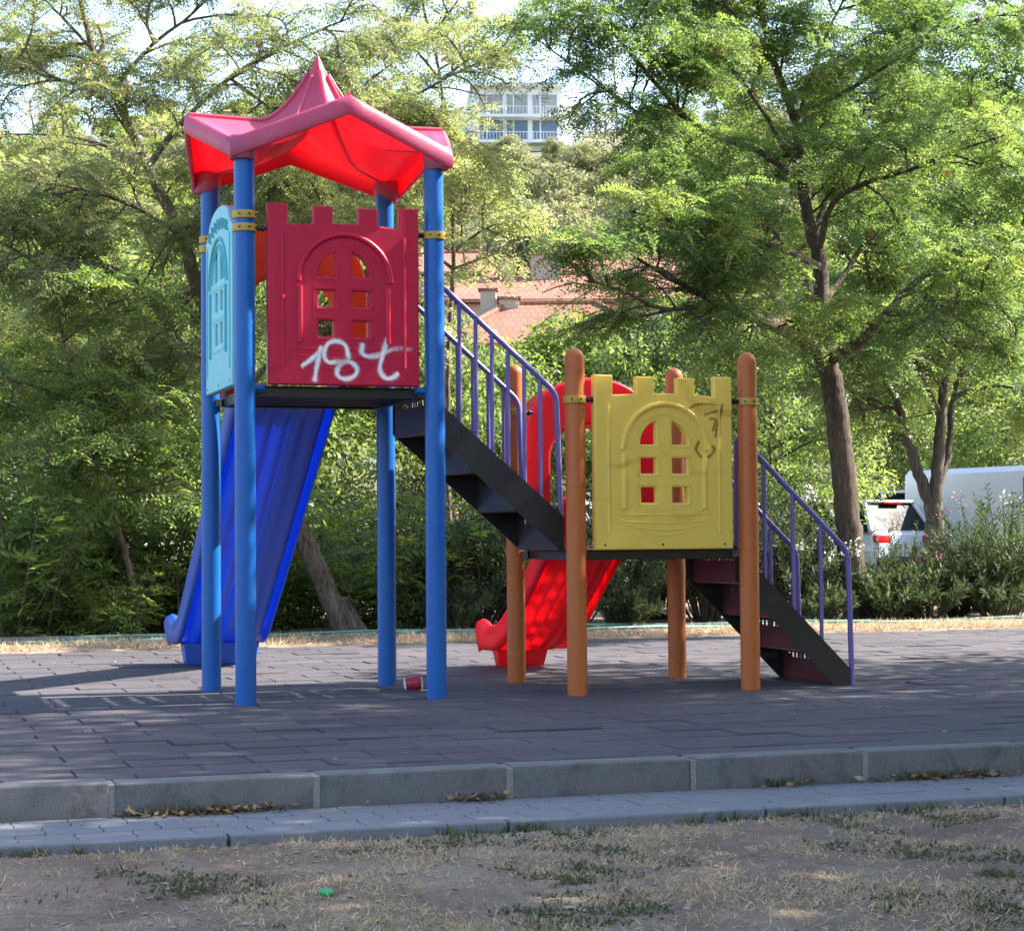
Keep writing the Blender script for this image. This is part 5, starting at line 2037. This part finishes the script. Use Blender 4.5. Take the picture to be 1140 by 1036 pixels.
def vehicle(name, label, cat, paintm, L, W, H, shoulder, van, loc, heading, group=None):
    """x forward; body loft of rounded sections, glazed cabin, wheels, lamps"""
    o = thing(name, label, cat, loc, heading, group)
    hw = W/2
    zb = 0.26
    def ring(x, w, z0, z1, c=0.10):
        pts = [(-w+c, z0), (w-c, z0), (w-0.02, z0+c), (w, (z0+z1)/2), (w-0.03, z1-c), (w-c-0.03, z1)]
        pts += [(-p[0], p[1]) for p in reversed(pts[2:])]
        return [(x, p[0], p[1]) for p in pts]
    xr, xf = -L/2, L/2
    if van:
        prof = [(xr, hw*0.93, zb+.05, H*0.94), (xr+0.08, hw, zb, H), (xf-1.55, hw, zb, H), (xf-1.25, hw, zb, H*0.97), (xf-0.95, hw*0.99, zb, H*0.80), (xf-0.62, hw*0.98, zb, H*0.56), (xf-0.15, hw*0.93, zb, H*0.46), (xf, hw*0.82, zb+.1, H*0.40)]
    else:
        prof = [(xr, hw*0.86, zb+.12, shoulder*0.92), (xr+0.12, hw*0.96, zb+.02, shoulder), (xr+0.8, hw, zb, shoulder), (xf-1.5, hw, zb, shoulder*0.99), (xf-0.9, hw*0.98, zb, shoulder*0.94), (xf-0.25, hw*0.92, zb+.02, shoulder*0.84), (xf, hw*0.78, zb+.1, shoulder*0.70)]
    b = loft([ring(*p) for p in prof]).build('body', paintm, o, True, 35)
    if not van:
        def cab(x, w, z):
            return [(x, -w, z), (x, w, z)]
        # cabin: base ring and roof ring
        zs = shoulder-0.02
        cw, rw = hw*0.95, hw*0.74
        base = [(xr+0.10, -cw, zs), (xf-1.35, -cw, zs), (xf-1.35, cw, zs), (xr+0.10, cw, zs)]
        roofr = [(xr+0.42, -rw, H-0.03), (xf-2.15, -rw, H-0.03), (xf-2.15, rw, H-0.03), (xr+0.42, rw, H-0.03)]
        m = MB().add(base+roofr, [(0, 1, 5, 4), (1, 2, 6, 5), (2, 3, 7, 6), (3, 0, 4, 7), (4, 5, 6, 7), (0, 1, 2, 3)])
        m.build('window', M['car_glass'], o, True, 20, 0.03)
        r = MB()
        r.rbox(((xr+0.42+xf-2.15)/2, 0, H-0.02), (xf-2.15-xr-0.42+0.14, rw*2+0.06, 0.06), 0.025)
        for s in (-1, 1):
            for p, q in (((xr+0.10, cw), (xr+0.42, rw)), ((xr+0.85, cw), (xr+0.95, rw)), ((-0.05, cw), (-0.1, rw)), ((xf-1.35, cw), (xf-2.15, rw))):
                r.tube([(p[0], s*(p[1]+0.005), zs), (q[0], s*(q[1]+0.005), H-0.03)], 0.045, 6)
        r.build('roof', paintm, o, True, 35)
        for s in (-1, 1):
            t = MB()
            t.rbox((xr+0.06, s*hw*0.70, shoulder-0.16), (0.14, hw*0.42, 0.15), 0.03)
            t.build('tail_light', M['tail'], o)
            hm = MB()
            hm.rbox((xf-0.13, s*hw*0.66, shoulder*0.72), (0.16, hw*0.36, 0.13), 0.03)
            hm.build('headlight', M['rim'], o)
        t = MB()
        t.rbox((xr+0.34, 0, H-0.05), (0.08, 0.5, 0.04), 0.01)
        t.build('brake_light', M['tail'], o)
        t = MB()
        t.rbox((xr+0.0, 0, zb+0.16), (0.14, W*0.86, 0.2), 0.04)
        t.rbox((xf-0.06, 0, zb+0.14), (0.14, W*0.7, 0.18), 0.04)
        t.build('bumper', M['trim'], o)
    else:
        w = MB()
        zs0, zs1 = H*0.58, H*0.95
        w.add([(xf-0.60, -hw*0.86, H*0.575), (xf-0.60, hw*0.86, H*0.575), (xf-1.22, hw*0.80, H*0.945), (xf-1.22, -hw*0.80, H*0.945),
               (xf-0.56, -hw*0.86, H*0.585), (xf-0.56, hw*0.86, H*0.585), (xf-1.18, hw*0.80, H*0.955), (xf-1.18, -hw*0.80, H*0.955)],
              [(4, 5, 6, 7), (0, 3, 2, 1), (0, 1, 5, 4), (1, 2, 6, 5), (2, 3, 7, 6), (3, 0, 4, 7)])
        w.build('windscreen', M['car_glass'], o, False)
        for s in (-1, 1):
            g = MB()
            g.prism([(xf-1.75, H*0.56), (xf-0.85, H*0.56), (xf-1.28, H*0.90), (xf-1.75, H*0.90)], s*hw*0.985, s*(hw+0.012), 'y')
            g.build('window', M['car_glass'], o, False)
            hm = MB()
            hm.rbox((xf-0.10, s*hw*0.66, H*0.36), (0.16, hw*0.34, 0.2), 0.04)
            hm.build('headlight', M['rim'], o)
            t = MB()
            t.rbox((xr+0.02, s*hw*0.86, H*0.42), (0.06, 0.14, 0.5), 0.02)
            t.build('tail_light', M['tail'], o)
        t = MB()
        t.rbox((xf-0.05, 0, zb+0.16), (0.2, W*0.86, 0.28), 0.06)
        t.build('bumper', M['trim'], o)
    for s in (-1, 1):
        mm = MB()
        mm.rbox((xf-1.45, s*(hw+0.09), (shoulder if not van else H*0.55)+0.06), (0.12, 0.2, 0.15), 0.03)
        mm.build('wing_mirror', paintm, o)
        for x in (xr+0.78, xf-0.85):
            rot = Matrix.Rotation(PI/2, 3, 'X')
            ty = MB()
            ty.lathe([(0.20, -0.11), (0.30, -0.11), (0.33, -0.08), (0.33, 0.08), (0.30, 0.11), (0.20, 0.11)], 24, (x, s*(hw-0.10), 0.33), rot)
            wh = ty.build('wheel', M['tyre'], o)
            ri = MB()
            ri.lathe([(0.21, -0.115), (0.20, 0.115)], 20, (x, s*(hw-0.10), 0.33), rot)
            ri.build('rim', M['rim'], wh)
    return o

def vput(px, y, dz=0.0):
    p = at(px, 600, y)
    return (p.x, y, dz)
vehicle('parked_car', 'pale blue parked car with a red tail light, seen between the two right trunks', 'car', M['car_silver'], 4.3, 1.8, 1.56, 1.00, False,
        vput(912, 38.0, 0.0), math.atan2(0.80, -0.64))
vehicle('parked_car', 'white parked car behind the pale blue one, only its roof showing', 'car', M['car_white'], 4.3, 1.8, 1.62, 1.0, False,
        vput(985, 44.5, 0.25), R(100))
vehicle('parked_van', 'white panel van parked at the far right behind the oleanders', 'van', M['car_white'], 4.9, 2.0, 2.15, 1.3, True, vput(1152, 36.5, 0.0), R(-58))
vehicle('parked_car', 'white parked car behind the lower stair handrail', 'car', M['car_white'], 4.2, 1.75, 1.5, 0.95, False, vput(812, 33.5, 0.0), R(165))
vehicle('parked_car', 'pale parked car glimpsed below the upper staircase', 'car', M['car_silver'], 4.3, 1.75, 1.46, 0.95, False, vput(560, 31, -0.02), R(150))
vehicle('parked_car', 'blue parked car glimpsed behind the leaning trunk', 'car', M['car_blue'], 4.2, 1.75, 1.48, 0.95, False, vput(352, 33, -0.1), R(20))
vehicle('parked_car', 'white parked car glimpsed left of the blue slide', 'car', M['car_white'], 4.2, 1.75, 1.48, 0.95, False, vput(196, 29, 0.0), R(60))

# low boundary wall of the car park
wl = MB()
wl.box((0, 0, 0.55), (30, 0.25, 1.3))
wl.rbox((0, 0, 1.24), (30.1, 0.36, 0.1), 0.02)
w = wl.build('boundary_wall', M['render_wall'], None, False)
w.location = (0, 41, 0)
w.rotation_euler = (0, 0, 0.2)
tag(w, 'low cream boundary wall at the back of the car park', 'wall')

# ------------------------------------------------------------------ small things
M['hose'] = paint('green_hose', (0.045, 0.20, 0.165), 0.4, 0.25, 3, dirt=(0.3, 0.3, 0.25), dirt_amt=0.4, bump=0, fade=(0.20, 0.40, 0.34), fade_amt=0.8)
def hose():
    r = random.Random(2)
    pts = []
    u = -4.0
    strand = []
    def vv(u, k):
        return 6.32+0.07*k+0.16*math.sin(u*0.9+k*1.7)+0.08*math.sin(u*2.3+k*2)+0.04*math.sin(u*5.1+k)
    for k, (a, b) in enumerate(((-5.0, 11.5), (11.3, -1.0), (-0.7, 7.2))):
        n = int(abs(b-a)/0.25)
        for i in range(n+1):
            x = a+(b-a)*i/n
            pts.append((x, vv(x, k), 0.040+0.016*(k == 2)+0.010*math.sin(x*3+k)))
    P = catmull(pts, 3)
    m = MB()
    m.tube(P, 0.0125, 8)
    o = m.build('garden_hose', M['hose'], None)
    o.location = (OX, OY, 0)
    o.rotation_euler = (0, 0, TH)
    tag(o, 'teal garden hose lying in loops along the dry grass edge', 'hose')
hose()

M['cup_white'] = paint('cup_paper', (0.68, 0.66, 0.66), 0.5, 0.1, 20, bump=0)
M['cup_red'] = paint('cup_print', (0.42, 0.015, 0.03), 0.4, 0.3, 26, dirt=(0.6, 0.5, 0.45), dirt_amt=0.7, bump=0)
def cup():
    o = thing('paper_cup', 'crushed red and white paper cup lying on its side beside the right blue post', 'cup', tuple(loc2w(0.585, 0.11, 0.047)), 0.25)
    rot = Matrix.Rotation(R(84), 3, 'Y')
    a = MB()
    a.lathe([(0.033, 0.0), (0.0355, 0.02), (0.0455, 0.088), (0.045, 0.088), (0.0345, 0.02), (0.031, 0.004)], 24, (-0.05, 0, -0.006), rot)
    a.build('cup_body', M['cup_red'], o)
    b = MB()
    b.tube([(-0.05+0.096*math.cos(0)+0.0, 0.0475*math.cos(t), 0.0475*math.sin(t)-0.0145) for t in [2*PI*i/24 for i in range(25)]], 0.0035, 6)
    b.lathe([(0.002, -0.001), (0.0325, -0.001), (0.033, 0.003)], 20, (-0.05, 0, -0.006), rot)
    b.build('cup_rim', M['cup_white'], o)
cup()
st = MB()
st.tube([(0, 0, 0.004), (0.05, 0.01, 0.005), (0.12, 0.0, 0.004)], 0.0035, 6)
sto = st.build('drinking_straw', M['cup_white'], None)
sto.location = loc2w(0.62, 0.06, 0.0)
sto.rotation_euler = (0, 0, 0.1)
tag(sto, 'white drinking straw lying on the rubber floor in front of the paper cup', 'straw')
M['green_plastic'] = paint('green_plastic', (0.03, 0.33, 0.10), 0.4, 0.2, 30, bump=0)
cp = MB()
cp.lathe([(0.021, 0), (0.022, 0.008), (0.018, 0.012), (0.01, 0.0125)], 16)
cpo = cp.build('bottle_cap', M['green_plastic'], None)
p = at(363, 999, 5.82)
cpo.location = (p.x, p.y, soil_z(p.x, p.y)+0.004)
cpo.rotation_euler = (0.2, 0.1, 0)
tag(cpo, 'flattened green plastic bottle cap lying in the dry grass', 'bottle cap')

# ------------------------------------------------------------------ grass, weeds, dry leaves
def nz(x, y, s, o):
    return mnoise.noise(Vector((x*s+o, y*s-o, o*1.7)))

def grass_field():
    rng = np.random.default_rng(12)
    O, H, DR = [], [], []
    OW, HW, DW = [], [], []
    c, s = math.cos(KTH), math.sin(KTH)
    tries = 26000
    for k in range(tries):
        y = rng.uniform(4.2, 8.2)
        x = rng.uniform(-0.31*y-0.1, 0.31*y+0.1)
        d = -(-(x+0.01)*s+(y-7.745)*c)-0.635
        if d < 0.0:
            continue
        a = nz(x, y, 1.5, 3.1)+0.55*nz(x, y, 4.5, 8.2)
        g = nz(x, y, 1.8, 21.0)+0.6*nz(x, y, 6, 5.5)
        z = soil_z(x, y)
        if a > rng.uniform(-0.25, 0.55):
            O.append((x, y, z))
        if g > rng.uniform(0.08, 0.9) and rng.random() < 0.75:
            OW.append((x, y, z))
        if rng.random() < 0.08:
            O.append((x, y, z))
    O, OW = np.array(O), np.array(OW)
    def blades(P, per, hmin, hmax, w, lay, jit):
        n = len(P)*per
        o = np.repeat(P, per, 0)+np.concatenate([rng.normal(0, jit, (n, 2)), np.full((n, 1), -0.004)], 1)
        a = rng.uniform(0, 2*PI, n)
        el = np.clip(rng.normal(lay, 0.4, n), 0.03, 1.5)
        d = np.stack([np.cos(a)*np.cos(el), np.sin(a)*np.cos(el), np.sin(el)], 1)
        return leaf_quads(o, d, rng.normal(0, 1, (n, 3)), rng.uniform(hmin, hmax, n), rng.uniform(w*0.6, w*1.3, n))
    q1 = blades(O, 13, 0.010, 0.042, 0.0030, 0.14, 0.024)
    q2 = blades(O[::14], 5, 0.02, 0.05, 0.0026, 0.7, 0.012)
    Q = np.concatenate([q1, q2])
    quads_mesh('dry_grass', Q, np.clip(rng.normal(0.5, 0.25, len(Q)), 0, 1), M['straw'], None, 'stuff')
    W = blades(OW, 9, 0.010, 0.030, 0.009, 0.6, 0.022)
    quads_mesh('green_weeds', W, np.clip(rng.normal(0.45, 0.25, len(W)), 0, 1), M['weed'], None, 'stuff')
    # kerb foot: weeds and dead leaves
    O, OL = [], []
    for k in range(900):
        x = rng.uniform(-3.6, 3.8)
        m = nz(x, 0, 1.3, 40)+0.5*nz(x, 0, 4, 11)
        if m > rng.uniform(0.05, 0.5):
            p = kloc(x, -0.015-abs(rng.normal(0, 0.03)), -0.117)
            OL.append(tuple(p))
        if m > rng.uniform(0.15, 0.6):
            O.append(tuple(kloc(x, -0.012-abs(rng.normal(0, 0.012)), -0.119)))
    for k in range(260):
        x = rng.uniform(-3.6, 3.8)
        if nz(x, 3, 2.0, 14) > 0.0:
            O.append(tuple(kloc(x, -0.65+rng.normal(0, 0.02), -0.150)))
    O, OL = np.array(O), np.array(OL)
    W = blades(O, 7, 0.015, 0.055, 0.009, 0.9, 0.012)
    quads_mesh('kerb_weeds', W, np.clip(rng.normal(0.5, 0.25, len(W)), 0, 1), M['weed'], None, 'stuff')
    n = len(OL)*2
    o = np.repeat(OL, 2, 0)+np.stack([rng.normal(0, 0.03, n), rng.normal(0, 0.02, n), rng.uniform(0.002, 0.02, n)], 1)
    a = rng.uniform(0, 2*PI, n)
    d = np.stack([np.cos(a), np.sin(a), rng.normal(0.15, 0.3, n)], 1)
    L1 = leaf_quads(o, d, UP+rng.normal(0, 0.5, (n, 3)), rng.uniform(0.02, 0.05, n), rng.uniform(0.012, 0.03, n))
    # scattered dry leaves over soil, pavers and rubber floor
    P = []
    for k in range(900):
        if k < 420:
            y = rng.uniform(4.5, 7.4)
            x = rng.uniform(-0.3*y, 0.3*y)
            dd = -(-(x+0.01)*s+(y-7.745)*c)-0.635
            if dd < 0.02:
                continue
            P.append((x, y, soil_z(x, y)+0.006))
        elif k < 480:
            P.append(tuple(kloc(rng.uniform(-3.5, 3.7), -rng.uniform(0.03, 0.55), -0.113)))
        else:
            P.append(tuple(loc2w(rng.uniform(-4, 7), rng.uniform(-3.4, 5.1), 0.009)))
    P = np.array(P)
    n = len(P)
    a = rng.uniform(0, 2*PI, n)
    d = np.stack([np.cos(a), np.sin(a), rng.normal(0.1, 0.15, n)], 1)
    L2 = leaf_quads(P, d, UP+rng.normal(0, 0.3, (n, 3)), rng.uniform(0.012, 0.035, n), rng.uniform(0.006, 0.018, n))
    Q = np.concatenate([L1, L2])
    quads_mesh('fallen_leaves', Q, rng.uniform(0, 1, len(Q)), M['dead_leaf'], None, 'stuff')
    # strip behind the rubber floor
    P = []
    for k in range(7500):
        u, v = rng.uniform(-5.5, 11.5), 5.24+abs(rng.normal(0, 0.55))
        if v > 7.2 or (nz(u, v, 1.4, 2) < rng.uniform(-0.6, 0.2)):
            continue
        P.append(tuple(loc2w(u, v, 0.02)))
    P = np.array(P)
    for k in range(1500):
        u = rng.uniform(-5.5, 11.5)
        if nz(u, 0, 1.1, 6) > -0.25:
            P = np.concatenate([P, [tuple(loc2w(u, 6.30+rng.normal(0, 0.12), 0.025))]])
    S = blades(P, 6, 0.02, 0.09, 0.007, 0.45, 0.03)
    quads_mesh('strip_dry_grass', S, np.clip(rng.normal(0.55, 0.25, len(S)), 0, 1), M['straw'], None, 'stuff')
grass_field()

def pebbles():
    rng = np.random.default_rng(77)
    c, s = math.cos(KTH), math.sin(KTH)
    m = MB()
    for k in range(1500):
        y = rng.uniform(4.6, 7.6)
        x = rng.uniform(-0.29*y, 0.29*y)
        d = -(-(x+0.01)*s+(y-7.745)*c)-0.635
        if d < 0.03 or nz(x, y, 1.7, 33) < rng.uniform(-0.5, 0.3):
            continue
        r = 0.0025+abs(rng.normal(0, 0.0045))
        z = soil_z(x, y)+r*0.25
        a = rng.uniform(0, 6.28)
        e = [r*rng.uniform(0.7, 1.4), r*rng.uniform(0.6, 1.1), r*rng.uniform(0.4, 0.7)]
        ca, sa = math.cos(a), math.sin(a)
        ring = [(x+e[0]*math.cos(t)*ca-e[1]*math.sin(t)*sa, y+e[0]*math.cos(t)*sa+e[1]*math.sin(t)*ca, z+rng.normal(0, 0.1)*r) for t in [i*1.047 for i in range(6)]]
        vs = ring+[(x+rng.normal(0, .2)*r, y, z+e[2]), (x, y, z-e[2])]
        m.add(vs, [(i, (i+1) % 6, 6) for i in range(6)]+[((i+1) % 6, i, 7) for i in range(6)])
    m.build('pebbles', concrete('pebble_stone', (0.34, 0.29, 0.24), (0.22, 0.19, 0.16), 9, 60, 0.2), None, True, 50, kind='stuff')
pebbles()

# ------------------------------------------------------------------ light, sky, camera
SUN_AZ, SUN_EL = R(15.5), R(40)       # azimuth from +X towards +Y
sd = Vector((math.cos(SUN_EL)*math.cos(SUN_AZ), math.cos(SUN_EL)*math.sin(SUN_AZ), math.sin(SUN_EL)))
sl = bpy.data.lights.new('sun', 'SUN')
sl.energy = 4.9
sl.angle = R(0.53)
sl.color = (1.0, 0.925, 0.82)
so = bpy.data.objects.new('sun', sl)
col.objects.link(so)
so.rotation_euler = sd.to_track_quat('Z', 'Y').to_euler()
so.location = (20, 10, 20)

w = bpy.data.worlds.new('World')
bpy.context.scene.world = w
w.use_nodes = True
nt = w.node_tree
bg = nt.nodes['Background']
sky = nd(nt, 'ShaderNodeTexSky', sky_type='NISHITA')
sky.sun_disc = False
sky.sun_elevation = SUN_EL
sky.sun_rotation = PI/2-SUN_AZ
sky.air_density = 1.0
sky.dust_density = 1.6
sky.ozone_density = 1.0
nt.links.new(sky.outputs[0], bg.inputs[0])
bg.inputs[1].default_value = 0.135

cam = bpy.data.cameras.new('camera')
cam.sensor_width = 36
cam.lens = F_PX/1140*36
cam.clip_end = 5000
cam.clip_start = 0.05
co = bpy.data.objects.new('camera', cam)
col.objects.link(co)
co.location = (0, 0, CAM_Z)
co.rotation_euler = (Matrix.Rotation(PI/2+PITCH, 3, 'X') @ Matrix.Rotation(-ROLL, 3, 'Z')).to_euler()
sc = bpy.context.scene
sc.camera = co
sc.view_settings.view_transform = 'Standard'
sc.view_settings.look = 'None'
sc.view_settings.exposure = 2.05
sc.view_settings.gamma = 1
sc.cycles.max_bounces = 8
sc.cycles.diffuse_bounces = 4
sc.cycles.transmission_bounces = 5
sc.cycles.transparent_max_bounces = 8
sc.cycles.caustics_reflective = False
sc.cycles.caustics_refractive = False
